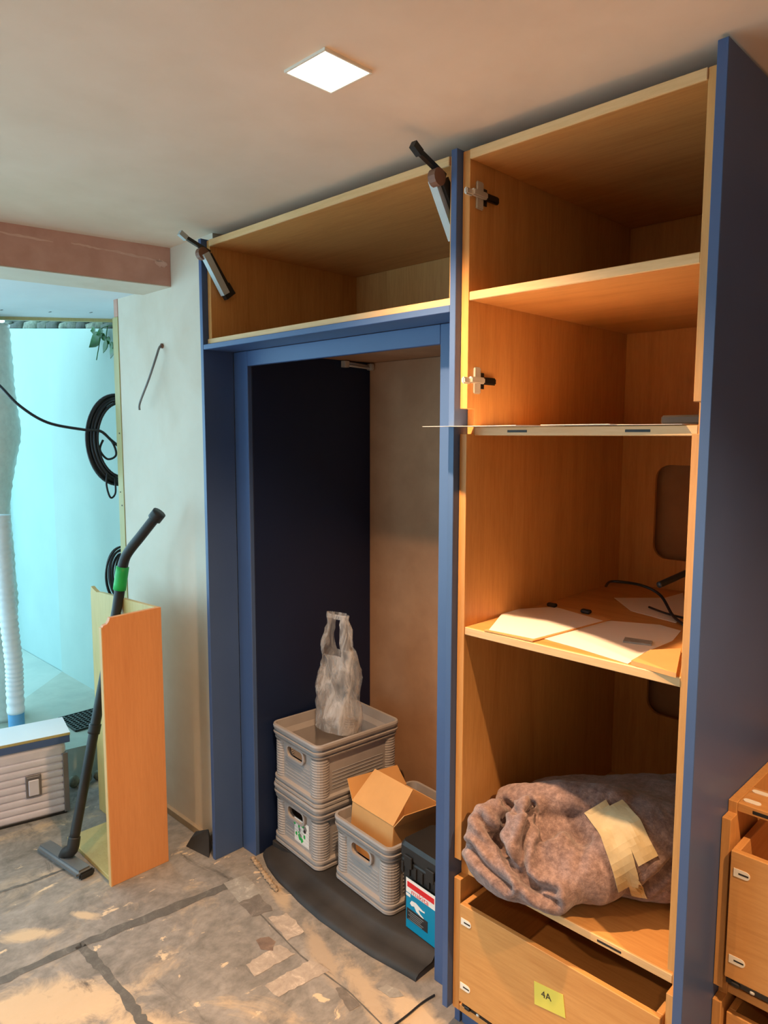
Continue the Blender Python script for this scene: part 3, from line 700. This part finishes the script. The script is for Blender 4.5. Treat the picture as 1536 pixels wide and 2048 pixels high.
# black sheeting under the crates
mt = [(-2.195, .148), (-2.12, .112), (-2.01, .085), (-1.88, .066), (-1.75, .055), (-1.62, .054), (-1.50, .060), (-1.41, .070), (-1.335, .078), (-1.312, .120), (-1.312, .62), (-2.195, .62)]
fine = []
for i in range(9):
    for k in range(6):
        t = k/6; a, b = mt[i], mt[min(i+1, 8)]
        if i < 8: fine.append((a[0]*(1-t)+b[0]*t, a[1]*(1-t)+b[1]*t))
fine.append(mt[8])
rows = [(0, 0.0), (.002, .012), (.014, .020), (.045, .024), (.075, .027), (.088, .042), (.10, .047), (.13, .048), (.50, .048)]
v, f = [], []
for j, (dyy, z) in enumerate(rows):
    for i, (x, y) in enumerate(fine):
        yy = min(y+dyy, .70); wob = .004*noise.noise(Vector((x*6, yy*9, j)))
        v.append((x+.012*noise.noise(Vector((x*9, j*.3, 2)))*(1 if 0 < i < len(fine)-1 else 0), yy+wob, max(0.0008, z+(wob if 1 < j < 6 else 0))))
nf = len(fine)
for j in range(len(rows)-1):
    for i in range(nf-1): f.append((j*nf+i, j*nf+i+1, (j+1)*nf+i+1, (j+1)*nf+i))
base = len(v); v += [(x, y, .0004) for x, y in fine]+[(fine[-1][0], .66, .0004), (fine[0][0], .66, .0004)]
mat_o = thing('rubber_mat', 'black rubber matting with a bowed front edge on the recess floor', 'mat', (-1.75, .2, 0))
pyd('matting', v[:base], f, black_rub, mat_o, True, True)
box('packing', -2.19, -1.315, .19, .70, .001, .046, black_rub, mat_o)
box('stone_edging', 0, .001, 0, .001, 0, .001, stone_m, mat_o) if False else None
# stony strip at the left end of the mat
mortar_m = plaster('mortar', (96, 86, 76), (150, 132, 112), (196, 170, 138), 40)
sv = thing('mortar_strip', 'crumbly mortar strip along the left end of the black matting', 'rubble', (-2.1, .1, 0))
for i in range(12):
    t = i/11; x = -2.20+.22*t; y = .118-.055*t-.014
    bm = bmesh.new(); bmesh.ops.create_icosphere(bm, subdivisions=1, radius=1); s = random.uniform(.009, .014)
    for q in bm.verts: q.co = Vector((x+q.co.x*s*1.2, y+q.co.y*s, .006+q.co.z*.006))
    me = bpy.data.meshes.new('lump'); bm.to_mesh(me); bm.free(); link('lump', me, mortar_m, sv, True)

def crate(label, loc, rz):
    W, D, H = .315, .40, .235
    t = thing('storage_crate', label, 'crate', loc, rz, 'grey plastic crates')
    R = .034
    pr = [(.0, .010), (.003, .004), (.012, .004), (.014, .012), (.022, .012), (.024, .005), (.032, .005), (.035, .020), (.176, .020), (.180, .008), (.186, .006), (.188, .012), (.196, .012), (.198, .003), (.206, .001), (.208, .010), (.217, .010), (.219, .002), (.228, 0), (.235, .002)]
    loops = [rr(W-2*i, D-2*i, max(.012, R-i*.6), z, 8) for z, i in pr]
    inner = [rr(W-2*i, D-2*i, R*.6, z, 8) for z, i in ((.235, .012), (.20, .016), (.18, .026), (.034, .028), (.033, .03))]
    body = loft('shell', loops+inner, crate_m, t)
    if True:
        me = rrprism_mesh('c', .10, .040, .017, -D/2-.02, -D/2+.05, 0, .155); boolcut(body, me); body.data.materials.clear(); body.data.materials.append(crate_m)
    for p in body.data.polygons: p.use_smooth = False
    # handle surround
    def ring(w0, h0, w1, h1, y0, y1):
        a = rr(w1, h1, .024, 0, 6); b = rr(w0, h0, .017, 0, 6); n = len(a); V = []
        for lst, y in ((a, y0), (b, y0), (a, y1), (b, y1)): V += [(p[0], y, p[1]+.155) for p in lst]
        Fc = []
        for i in range(n):
            j = (i+1) % n; Fc += [(i, j, n+j, n+i), (2*n+i, 3*n+i, 3*n+j, 2*n+j), (i, 2*n+i, 2*n+j, j), (n+i, n+j, 3*n+j, 3*n+i)]
        return pyd('handle_rim', V, Fc, crate_m, t)
    ring(.10, .040, .118, .056, -D/2+.009, -D/2+.026)
    # corner posts with fine ribs
    for sx in (-1, 1):
        for sy in (-1, 1):
            lp = []
            for k in range(57):
                z = .036+.14*k/56; rd = .0335+(.0012 if k % 4 < 2 else 0)
                lp.append([(sx*(W/2-.043)+rd*math.cos(2*PI*i/20), sy*(D/2-.043)+rd*math.sin(2*PI*i/20), z) for i in range(20)])
            loft('corner_post', lp, crate_m, t)
    for k in range(6):
        z = .050+.013*k
        box('rib', -W/2+.075, W/2-.075, -D/2+.0185, -D/2+.0215, z, z+.004, crate_in, t, world=False, bev=.001)
        box('rib', W/2-.0215, W/2-.0185, -D/2+.08, D/2-.08, z, z+.004, crate_in, t, world=False, bev=.001)
    return t
ang = math.radians(-5)
def crate_at(cx, cy, z, label): # cx,cy = near right bottom corner
    c, s = math.cos(ang), math.sin(ang); ox, oy = -.315/2, .40/2
    return crate(label, (cx+ox*c-oy*s, cy+ox*s+oy*c, z), ang)
cl = crate_at(-1.890, .168, ZM-.001, 'grey plastic crate with a green label, lowest of the stack against the navy lining')
cu = crate_at(-1.890, .168, ZM+.236-.001, 'grey plastic crate stacked on the crate with a green label')
cr = crate_at(-1.540, .172, ZM-.001, 'grey plastic crate holding the open cardboard box')
# torn green and white label on the lower crate
lb = box('label', -.02, .075, -.2005+.019, -.2005+.0195, .048, .140, white_label, cl, world=False, bev=0)
for i in range(14):
    xx, zz = random.uniform(-.018, .05), random.uniform(.06, .13); s = random.uniform(.006, .014)
    pts = [(xx+s*math.cos(a)*random.uniform(.6, 1.2), zz+s*math.sin(a)*random.uniform(.6, 1.2)) for a in [2*PI*k/7 for k in range(7)]]
    v = [(p[0], -.1818-.0001*i/14, p[1]) for p in pts]
    me = bpy.data.meshes.new('label_print'); me.from_pydata(v, [], [tuple(range(7))]); link('label_print', me, [green_m, green_m, dark_label, grey_cab][i % 4], cl)
# cardboard box tilted in the right crate
cb = thing('cardboard_box', 'open brown cardboard box tilted in the grey crate', 'box', (cr.location.x-.01, cr.location.y-.02, ZM+.055), ang, rx=math.radians(-5))
bw, bdp, bh = .112, .13, .205; tt = .003
box('side', -bw, bw, -bdp, -bdp+tt, 0, bh, card_m, cb, world=False); box('side', -bw, bw, bdp-tt, bdp, 0, bh, card_m, cb, world=False)
box('side', -bw, -bw+tt, -bdp+tt, bdp-tt, 0, bh, card_m, cb, world=False); box('side', bw-tt, bw, -bdp+tt, bdp-tt, 0, bh, card_m, cb, world=False)
box('bottom', -bw, bw, -bdp, bdp, 0, tt, card_m, cb, world=False)
def flap(pts): 
    v = [Vector(p) for p in pts]; n = (v[1]-v[0]).cross(v[2]-v[0]).normalized()*tt
    pyd('flap', v+[p+n for p in v], [(0, 1, 2, 3), (7, 6, 5, 4), (0, 4, 5, 1), (1, 5, 6, 2), (2, 6, 7, 3), (3, 7, 4, 0)], card_m, cb)
flap([(-bw, -bdp, bh), (bw, -bdp, bh), (bw-.01, -bdp+.09, bh+.10), (-bw+.01, -bdp+.09, bh+.10)])
flap([(bw, -bdp, bh), (bw, bdp, bh), (bw+.035, bdp-.01, bh+.05), (bw+.035, -bdp+.01, bh+.05)])
flap([(-bw, -bdp, bh), (-bw, bdp, bh), (-bw-.05, bdp-.01, bh+.06), (-bw-.05, -bdp+.01, bh+.06)])
# blue quilted organiser behind
bg = thing('blue_crate', 'dark blue plastic organiser box behind the black tool case', 'box', (-1.47, .665, .047), 0)
loft('shell', [rr(.34, .10, .02, z, 5) for z in (0, .35)]+[rr(.35, .11, .022, z, 5) for z in (.352, .37)], blue_pl, bg)
for i in range(5):
    for j in range(2):
        xx = -.13+.065*i; zz = .25+.065*j
        box('pocket', xx-.024, xx+.024, -.0535, -.0495, zz-.024, zz+.024, blue_pl, bg, world=False, bev=.003)
        box('pocket_label', xx-.012, xx+.012, -.0545, -.053, zz-.012, zz+.010, white_label if (i+j) % 3 == 0 else blue_pl, bg, world=False, bev=.001)

# black tool case with label
ks = thing('tool_case', 'black plastic power tool case with a teal and red label', 'tool case', (-1.418, .272, .047), math.radians(-5))
KW, KD, KH = .19, .15, .275
loft('body', [rr(KW*a, KD*b, .018, z, 5) for a, b, z in ((.86, .86, 0), (.90, .90, .004), (.97, .97, .165))], black_pl, ks)
loft('lid', [rr(KW*a, KD*b, .018, z, 5) for a, b, z in ((1.0, 1.0, .166), (1.03, 1.04, .17), (1.03, 1.04, .215), (1.0, 1.0, .219), (1.0, 1.0, .225), (1.04, 1.05, .229), (1.03, 1.04, .262), (.96, .94, .275))], black_pl, ks)
for i in range(6): box('lid_rib', -KW*.5+.012+.03*i, -KW*.5+.022+.03*i, -KD*.525-.004, -KD*.52+.002, .174, .211, black_pl, ks, world=False, bev=.001)
for s in (-1, 1): box('latch', s*.05-.018, s*.05+.018, -KD*.53-.006, -KD*.52, .20, .240, black_pl, ks, world=False, bev=.002)
lc = thing('label_card', None, None); lc.parent = ks; lc.location = (0.0, -KD/2-.012, .022)
lw = .052
def LB(name, x0, x1, z0, z1, m, k): box(name, x0, x1, -.0012-.0006*k, -.0006*k, z0, z1, m, lc, world=False, bev=0)
LB('card_back', -lw, lw+.03, -.018, .150, teal_label, 0); LB('red_panel', -lw+.006, lw+.024, .122, .140, red_label, 2); LB('white_band', -lw, lw+.03, .103, .150, white_label, 1)
LB('dark_panel', -lw+.004, lw-.004, .012, .050, dark_label, 1); LB('teal_strip', -lw, -lw+.02, .09, .099, white_label, 1)
mx = Matrix.Rotation(PI/2, 4, 'X')
textmesh('lettering', 'makita', .030, red_label, lc, Matrix.Translation((.012, -.0020, .112)) @ mx @ Matrix.Diagonal((1, .8, 1, 1)), .0002, world=False)
for k in range(3): textmesh('lettering', ('DEMON', 'DRILL BIT', 'SET')[k] if False else '', .01, white_label, lc, Matrix.Identity(4)) if False else None
# white tool silhouette on the teal field and grey print on the dark panel
def blob(name, pts, y, m):
    v = [(p[0], y, p[1]) for p in pts]; me = bpy.data.meshes.new(name); me.from_pydata(v, [], [tuple(range(len(v)))]); link(name, me, m, lc)
blob('tool_print', [(-.034, .070), (-.026, .082), (-.006, .084), (.026, .074), (.034, .076), (.034, .070), (.006, .068), (.014, .058), (.030, .052), (.028, .047), (-.004, .056), (-.014, .068), (-.026, .064)], -.0015, white_label)
for k in range(5):
    z = .044-.0065*k; blob('print_line', [(-.040+.008*(k % 2), z), (.030-.006*(k % 3), z-.001), (.030-.006*(k % 3), z-.0042), (-.040+.008*(k % 2), z-.0032)], -.0026, grey_cab)

# clear plastic bag on the crate stack
pb = thing('plastic_bag', 'crumpled clear plastic carrier bag standing on the crate stack', 'bag', (-1.99, .36, .047+.472))
v, f = [], []; nu, nv = 40, 26
topz_ = at(668, 1225, y=.36).z-pb.location.z; wpx = .105
for j in range(nv+1):
    t = j/nv
    wv = wpx*(1.0-.12*t-1.05*max(0, t-.5)**1.5); dv = .075*(1-t*.8)
    for i in range(nu):
        a = 2*PI*i/nu; p = Vector((wv*math.copysign(abs(math.cos(a))**.8, math.cos(a)), dv*math.sin(a), t*topz_))
        nz = noise.noise(Vector((p.x*18, p.y*18, p.z*10)))*.016+noise.noise(p*45)*.006
        p.x += nz*.8; p.y += nz
        v.append(p)
for j in range(nv):
    for i in range(nu):
        a = (i+.5)/nu*2*PI
        if nv*.62 < j < nv*.93 and abs(math.cos(a)) < .45: continue      # handle gap
        f.append((j*nu+i, j*nu+(i+1) % nu, (j+1)*nu+(i+1) % nu, (j+1)*nu+i))
pyd('film', v, f, bag_m, pb, False, True)
tag(box('folded_cloth', -2.07, -1.92, .28, .44, .5205, .60, patch_br, bev=.02, seg=3), 'brown folded cloth inside the clear plastic bag', 'cloth') if False else None

# ------------------------------------------------------------------ oak carcass offcut and vacuum
bx = thing('carcass_box', 'open oak-faced carcass box standing on the floor by the plaster wall', 'box', (-2.6, -.22, 0))
fp = [(-.352, 0.0), (-.128, 0), (-.128, .988), (-.322, .982), (-.325, .972), (-.332, .962), (-.346, .958), (-.350, .95)]
prism('front_board', fp, 'x', -2.436, -2.418, ply, bx)
box('board_edge', -2.4365, -2.4175, -.3545, -.3505, 0, .952, oak_pale_z, bx, bev=0)
rp = [(-2.436, 0.0), (-2.985, 0), (-2.985, .955), (-2.978, .985), (-2.955, .976), (-2.925, .968), (-2.89, .972), (-2.436, .988)]
prism('rear_board', rp, 'y', -.146, -.130, ply_in, bx)
box('base_board', -2.83, -2.4365, -.345, -.1465, 0, .018, ply_in, bx)
vc = thing('vacuum_wand', 'black vacuum cleaner wand with a green band leaning in the carcass box', 'vacuum wand', (-2.66, -.40, 0))
A0 = at(146, 1690, y=-.395); A0.z = max(A0.z, .05)
A1 = at(234, 1215, y=-.165); A2 = at(243, 1150, y=-.150); A3 = at(252, 1112, y=-.135); A4 = at(285, 1068, y=-.10); A5 = at(318, 1026, y=-.06)
tube('tube', spline([A0, A0.lerp(A1, .5), A1, A2], 6), [.0185]*13+[.020]*6, black_pl, vc, n=16)
def along(p, q, s0_, s1_, r, name, m):
    p, q = Vector(p), Vector(q); tube(name, [p.lerp(q, s0_+(s1_-s0_)*k/4) for k in range(5)], r, m, vc, n=16)
along(A1, A2, .55, 1.25, .0245, 'green_band', green_m)
tube('handle', spline([A2, A3, A4, A5], 8), .0195, black_pl, vc, n=16)
along(A4, A5, .72, 1.03, .0265, 'cuff', black_pl)
along(A0, A1, .46, .50, .0225, 'joint_ring', black_pl)
hd = at(130, 1728, z=.012)
h0 = at(88, 1692, z=.012); h1 = at(172, 1748, z=.012); hv = (h1-h0); hl = hv.length; ha = math.atan2(hv.y, hv.x)
hp = bpy.data.objects.new('floor_head', boxmesh('floor_head', -hl/2, hl/2, -.032, .032, 0, .030, .011, 3)); COL.objects.link(hp); hp.data.materials.append(plain('grey_plastic', (92, 96, 100), .5)); hp.parent = vc
mid = (h0+h1)/2; hp.location = Vector((mid.x, mid.y, .0005))-Vector(vc.location); hp.rotation_euler = (0, 0, ha)
e = bpy.data.objects.new('end_cap', boxmesh('end_cap', hl/2-.002, hl/2+.012, -.030, .030, .002, .028, .006, 2)); COL.objects.link(e); e.data.materials.append(black_pl); e.parent = hp
tube('elbow', spline([A0+(A0-A1).normalized()*-.03, A0+(A0-A1).normalized()*.015, Vector((mid.x, mid.y, .03))+(A0-Vector((mid.x, mid.y, .03)))*.3, Vector((mid.x, mid.y, .024))], 6), .022, black_pl, vc, n=14)

# black felt offcut by the end panel
wd_ = thing('felt_offcut', 'dark folded felt offcut on the floor by the narrow navy panel', 'offcut', (-2.38, 0, 0))
P4 = [at(372, 1693, z=0), at(418, 1716, z=0), at(424, 1694, z=0), at(400, 1672, z=0)]; tp = [at(392, 1684, z=0)+Vector((0, 0, .045)), at(418, 1690, z=0)+Vector((0, 0, .07))]
vv = [p+Vector((0, 0, .0008)) for p in P4]+[P4[0].lerp(tp[0], .5)+Vector((0, 0, .004)), P4[1].lerp(tp[1], .55), tp[1]-Vector((0, 0, .004)), tp[0]]
pyd('felt', vv, [(0, 3, 2, 1), (4, 5, 6, 7), (0, 1, 5, 4), (1, 2, 6, 5), (2, 3, 7, 6), (3, 0, 4, 7)], black_rub, wd_, True)

# ------------------------------------------------------------------ aluminium case and board at the opening
cz0 = Vector((-3.046, -.248, 0)); cd_ = Vector((-.22, -.975, 0)).normalized(); cn = Vector((-cd_.y, cd_.x, 0)); cn = -cn if cn.x > 0 else cn
CWd, CDp, CHt = .62, .19, .315
ctr = cz0+cd_*(CWd/2)+cn*(CDp/2)
crz = math.atan2(-cd_.y, -cd_.x)      # local +x runs towards the right end of the case
cs = thing('aluminium_case', 'ribbed pale aluminium case standing on the floor under a navy-edged board', 'case', (ctr.x, ctr.y, 0), crz)
lp = [rr(CWd-.012, CDp-.012, .02, .002, 5)]
nr = 8
for k in range(nr):
    z0 = .014+k*.0315
    for (dz, i) in ((0, .007), (.004, .001), (.010, 0), (.018, 0), (.024, .001), (.028, .007)): lp.append(rr(CWd-2*i, CDp-2*i, .024, z0+dz, 5))
lp += [rr(CWd-.006, CDp-.006, .022, z, 5) for z in (.270, .296)]+[rr(CWd-.016, CDp-.016, .02, CHt, 5)]
loft('ribbed_shell', lp, alu_m, cs)
# which local side is the front?  front is the side facing +x world
Rm = Matrix.Rotation(crz, 3, 'Z'); fs = 1 if (Rm @ Vector((0, 1, 0))).x > 0 else -1
yF = fs*CDp/2
def cbox(name, x0, x1, y0, y1, z0, z1, m, par=cs, b=.002): return box(name, x0, x1, y0, y1, z0, z1, m, par, world=False, bev=b)
xr = CWd/2
cbox('corner_trim', xr-.02, xr+.002, yF-fs*.02, yF+fs*.002, .01, .27, alu_dark); cbox('foot_rail', -xr+.01, xr-.01, yF-fs*.02, yF-fs*.004, 0, .012, black_pl)
lt = cbox('latch_frame', xr-.165, xr-.105, yF-fs*.001, yF+fs*.006, .110, .206, alu_dark)
cbox('latch_plate', xr-.155, xr-.115, yF+fs*.0055, yF+fs*.012, .118, .186, alu_m, cs, .004); cbox('latch_bar', xr-.160, xr-.110, yF+fs*.0055, yF+fs*.010, .190, .200, alu_dark, cs)
nb = thing('navy_board', 'pale board with a navy painted edge lying on the aluminium case', 'board', (ctr.x, ctr.y, CHt), crz)
box('board', -CWd/2-.02, CWd/2+.012, -CDp/2-.004, CDp/2+.006, .0003, .030, navy, nb, world=False); box('top_sheet', -CWd/2-.02, CWd/2+.014, -CDp/2-.004, CDp/2+.004, .0305, .042, bead_m, nb, world=False)
box('top_face', -CWd/2-.02, CWd/2+.014, -CDp/2-.004, CDp/2+.002, .0422, .0432, soffit_m, nb, world=False, bev=0)

# hose, wrapped roll and cardboard at the edge of the opening (stand on the patio slab)
zz0 = ZO+.0
Hp = [at(u, v, x=-3.62) for u, v in ((2, 1030), (6, 1100), (12, 1180), (20, 1260), (28, 1330), (30, 1385))]
Hp.append(Vector((Hp[-1].x, Hp[-1].y, ZO+.012)))
hs = thing('flexible_hose', 'white ribbed flexible hose with a blue collar standing at the opening', 'hose', (Hp[-1].x, Hp[-1].y, ZO))
HP = spline(Hp, 24)
tube('ribbed_hose', HP[:-14], [.037+(.0035 if k % 4 < 2 else 0) for k in range(len(HP)-14)], hose_m, hs, n=18)
tube('collar', HP[-16:], .036, hose_blue, hs, n=18)
WQ = at(32, 780, x=-3.98); WX, WYb = WQ.x, WQ.y-.14
wr = thing('bubble_wrap_roll', 'upright bundle loosely wrapped in bubble wrap at the edge of the opening', 'wrapped bundle', (WX, WYb, ZO))
v, f = [], []; nu, nv = 40, 90; Zt = 2.16
for j in range(nv+1):
    t = j/nv; z = ZO+t*(Zt-ZO)
    rad = .108+.034*math.exp(-((z-1.75)/.30)**2)+.006*math.sin(z*9)-.022/(1+math.exp((z-1.45)*18))
    for i in range(nu):
        a = 2*PI*i/nu; p = Vector((math.cos(a), math.sin(a), 0))
        rd = rad*(1+.10*noise.noise(Vector((p.x*2, p.y*2, z*6))))+.003*math.sin(z*120+4*noise.noise(Vector((p.x, p.y, z*3))))
        v.append((WX+p.x*rd, WYb+p.y*rd, z))
for j in range(nv):
    for i in range(nu): f.append((j*nu+i, j*nu+(i+1) % nu, (j+1)*nu+(i+1) % nu, (j+1)*nu+i))
f += [tuple(range(nu-1, -1, -1)), tuple(range(nv*nu, (nv+1)*nu))]
pyd('wrap', v, f, wrap_m, wr, True, True)

# ------------------------------------------------------------------ cables
def coil(name, label, c, ry, rz, turns, wire, sag, grp='coiled black cables'):
    o = thing(name, label, 'cable', c, 0, grp)
    for k in range(turns):
        P = []; dr_ = random.uniform(-.022, .022); ox = random.uniform(-.018, .018); ph = random.uniform(0, 6)
        for i in range(49):
            a = 2*PI*i/48; P.append((ox+.004*math.sin(a*2+ph), (ry+dr_)*math.cos(a), (rz+dr_)*math.sin(a)+sag*math.cos(a)**2*.3))
        tube('loop', P, wire, black_cab, o, False, 7)
    return o
cc = at(238, 880, x=-3.20); R_ = .155
co = coil('cable_coil', 'coil of black cable hanging on the edge of the opening', (-3.20, cc.y, cc.z), .125, .185, 14, .0055, 0)
c0 = Vector(co.location)
tube('loose_loop', [p-c0 for p in spline([at(205, 865, x=-3.19), at(225, 885, x=-3.19), at(232, 910, x=-3.19), at(215, 918, x=-3.19), at(200, 900, x=-3.19), at(206, 880, x=-3.19)])], .005, black_cab, co, False, 7)
tube('tail_loop', [p-c0 for p in spline([at(215, 940, x=-3.19), at(213, 970, x=-3.19), at(221, 995, x=-3.19), at(231, 985, x=-3.19), at(229, 950, x=-3.19)])], .0045, black_cab, co, False, 7)
tube('lead', [p-c0 for p in spline([Vector((WX+.09, WYb+.03, 1.99)), at(-40, 735, x=-3.42), at(0, 772, x=-3.30), at(40, 812, x=-3.25), at(95, 845, x=-3.22), at(165, 859, x=-3.19), at(200, 862, x=-3.18), at(222, 880, x=-3.18), at(240, 895, x=-3.19)], 8)], .0062, black_cab, co, False, 8)
tube('peg', [Vector((-3.124, .085, c0.z+.165))-c0, Vector((-3.25, .085, c0.z+.170))-c0], .006, dark_steel, co, False, 8)
c2 = at(245, 1150, x=-3.18)
co2 = coil('cable_coil', 'smaller coil of black cable behind the vacuum wand', (-3.18, c2.y, c2.z), .06, .115, 7, .005, 0)
tube('peg', [Vector((-3.124-c2.x, .085-c2.y, .095)), Vector((-3.22-c2.x, .085-c2.y, .10))], .005, dark_steel, co2, False, 8)
ho = at(325, 692, y=WY)
wcable = thing('wall_cable', 'short grey cable hanging out of the plaster wall', 'cable', (ho.x, ho.y, ho.z))
tube('lead', spline([ho+Vector((0, .004, 0)), ho+Vector((0, -.012, -.004)), at(312, 715, y=WY-.04), at(297, 760, y=WY-.05), at(280, 805, y=WY-.05), at(279, 820, y=WY-.05)], 6), .0045, grey_cab, wcable, n=8)
tube('grommet', [ho+Vector((0, .002, 0)), ho+Vector((0, -.006, 0))], .010, brown_cap, wcable, n=12)
tag(tube('floor_cable', spline([at(786, 2052, z=.004), at(815, 2030, z=.004), at(845, 2005, z=.004), at(869, 1990, z=.004)], 6), .003, black_cab), 'thin black cable on the floor by the divider panel', 'cable')

# ------------------------------------------------------------------ plant over the patio wall
plt = thing('climbing_plant', 'green leafy shoot hanging over the patio wall', 'plant', tuple(at(205, 655, y=.27)))
pc = Vector(plt.location)
tube('stem', spline([at(228, 650, y=.29), at(205, 656, y=.27), at(200, 680, y=.265), at(193, 720, y=.27)], 6), .0025, leaf_m, plt, n=6)
tube('stem', spline([at(215, 652, y=.28), at(213, 680, y=.27), at(226, 690, y=.27)], 6), .0025, leaf_m, plt, n=6)
def leaf(u, v, s, a, tilt):
    c = at(u, v, y=.258); me_v, me_f = [], []
    for i in range(7):
        t = i/6; wd2 = .42*math.sin(PI*t**.8)*s
        for k in (-1, 0, 1): me_v.append(Vector((k*wd2, -.25*abs(k)*wd2+.15*s*math.sin(PI*t), (t-.1)*s)))
    for i in range(6):
        for k in range(2): me_f.append((i*3+k, i*3+k+1, i*3+4+k, i*3+3+k))
    mm = Matrix.Translation(c) @ Matrix.Rotation(a, 4, 'Y') @ Matrix.Rotation(tilt, 4, 'X')
    o = pyd('leaf', [mm @ p for p in me_v], me_f, leaf_m, plt, True, True)
    md = o.modifiers.new('s', 'SOLIDIFY'); md.thickness = .001
for (u, v, s, a, t) in ((198, 668, .105, 3.9, .3), (205, 662, .06, 4.4, .2), (203, 668, .05, 2.6, -.2), (212, 682, .07, 3.3, .2), (214, 676, .05, 2.4, 0), (228, 684, .10, 3.0, .3), (220, 690, .05, 1.9, .1), (190, 660, .05, 4.7, .1)): leaf(u, v, s, a, t)

# ------------------------------------------------------------------ marks on the floor (thin layers stuck to the concrete)
def strip(name, path, wpx, mat, jit=3, z=.0006):
    a, b = [], []
    P = lerp_path(path, 26)
    for i, (u, v) in enumerate(P):
        q = P[min(i+1, 26)]; r = P[max(i-1, 0)]; dx, dy_ = q[0]-r[0], q[1]-r[1]; l = math.hypot(dx, dy_); nx, ny = -dy_/l, dx/l
        j1, j2 = random.uniform(-jit, jit), random.uniform(-jit, jit); hw = wpx/2
        a.append(at(u+nx*(hw+j1), v+ny*(hw+j1), z=z)); b.append(at(u-nx*(hw+j2), v-ny*(hw+j2), z=z))
    n = len(a); v = a+b; f = [(i, i+1, n+i+1, n+i) for i in range(n-1)]
    return pyd(name, v, f, mat, FLOOR)
strip('bitumen_line', [(-40, 1980), (60, 1935), (150, 1895), (260, 1850), (370, 1805), (462, 1768)], 15, tar_m, 2.5)
strip('bitumen_line', [(158, 1888), (200, 1930), (245, 1985), (275, 2030), (300, 2060)], 22, tar_m, 4)
strip('joint_line', [(450, 1768), (520, 1828), (600, 1910), (700, 1985), (770, 2055)], 3, tar_m, .6)
strip('joint_line', [(-20, 1790), (60, 1765), (130, 1738)], 4, tar_m, .8)
def patch(px, mat, z=.0009, jit=3, name='floor_patch'):
    P = []
    n = len(px)
    for i in range(n):
        a, b = px[i], px[(i+1) % n]; m = max(2, int(math.hypot(a[0]-b[0], a[1]-b[1])/9))
        for k in range(m):
            t = k/m; P.append(at(a[0]*(1-t)+b[0]*t+random.uniform(-jit, jit), a[1]*(1-t)+b[1]*t+random.uniform(-jit, jit)*.6, z=z))
    pyd(name, P, [tuple(range(len(P)))], mat, FLOOR)
patch(((478, 1806), (516, 1786), (548, 1820), (506, 1832)), patch_dk); patch(((446, 1766), (490, 1750), (528, 1786), (480, 1806)), patch_md, .0008, 1)
patch(((512, 1880), (535, 1872), (553, 1884), (545, 1900), (520, 1899)), patch_br); patch(((490, 1930), (560, 1888), (590, 1908), (510, 1952)), patch_lt, .0008)
patch(((528, 1972), (622, 1918), (660, 1940), (556, 1994)), patch_lt, .0008, 2); patch(((535, 1836), (575, 1826), (610, 1862), (575, 1880)), patch_lt, .0007)
patch(((668, 1978), (684, 1974), (722, 2010), (700, 2022)), patch_dk); patch(((757, 1975), (775, 1968), (810, 1990), (780, 1996)), patch_md)
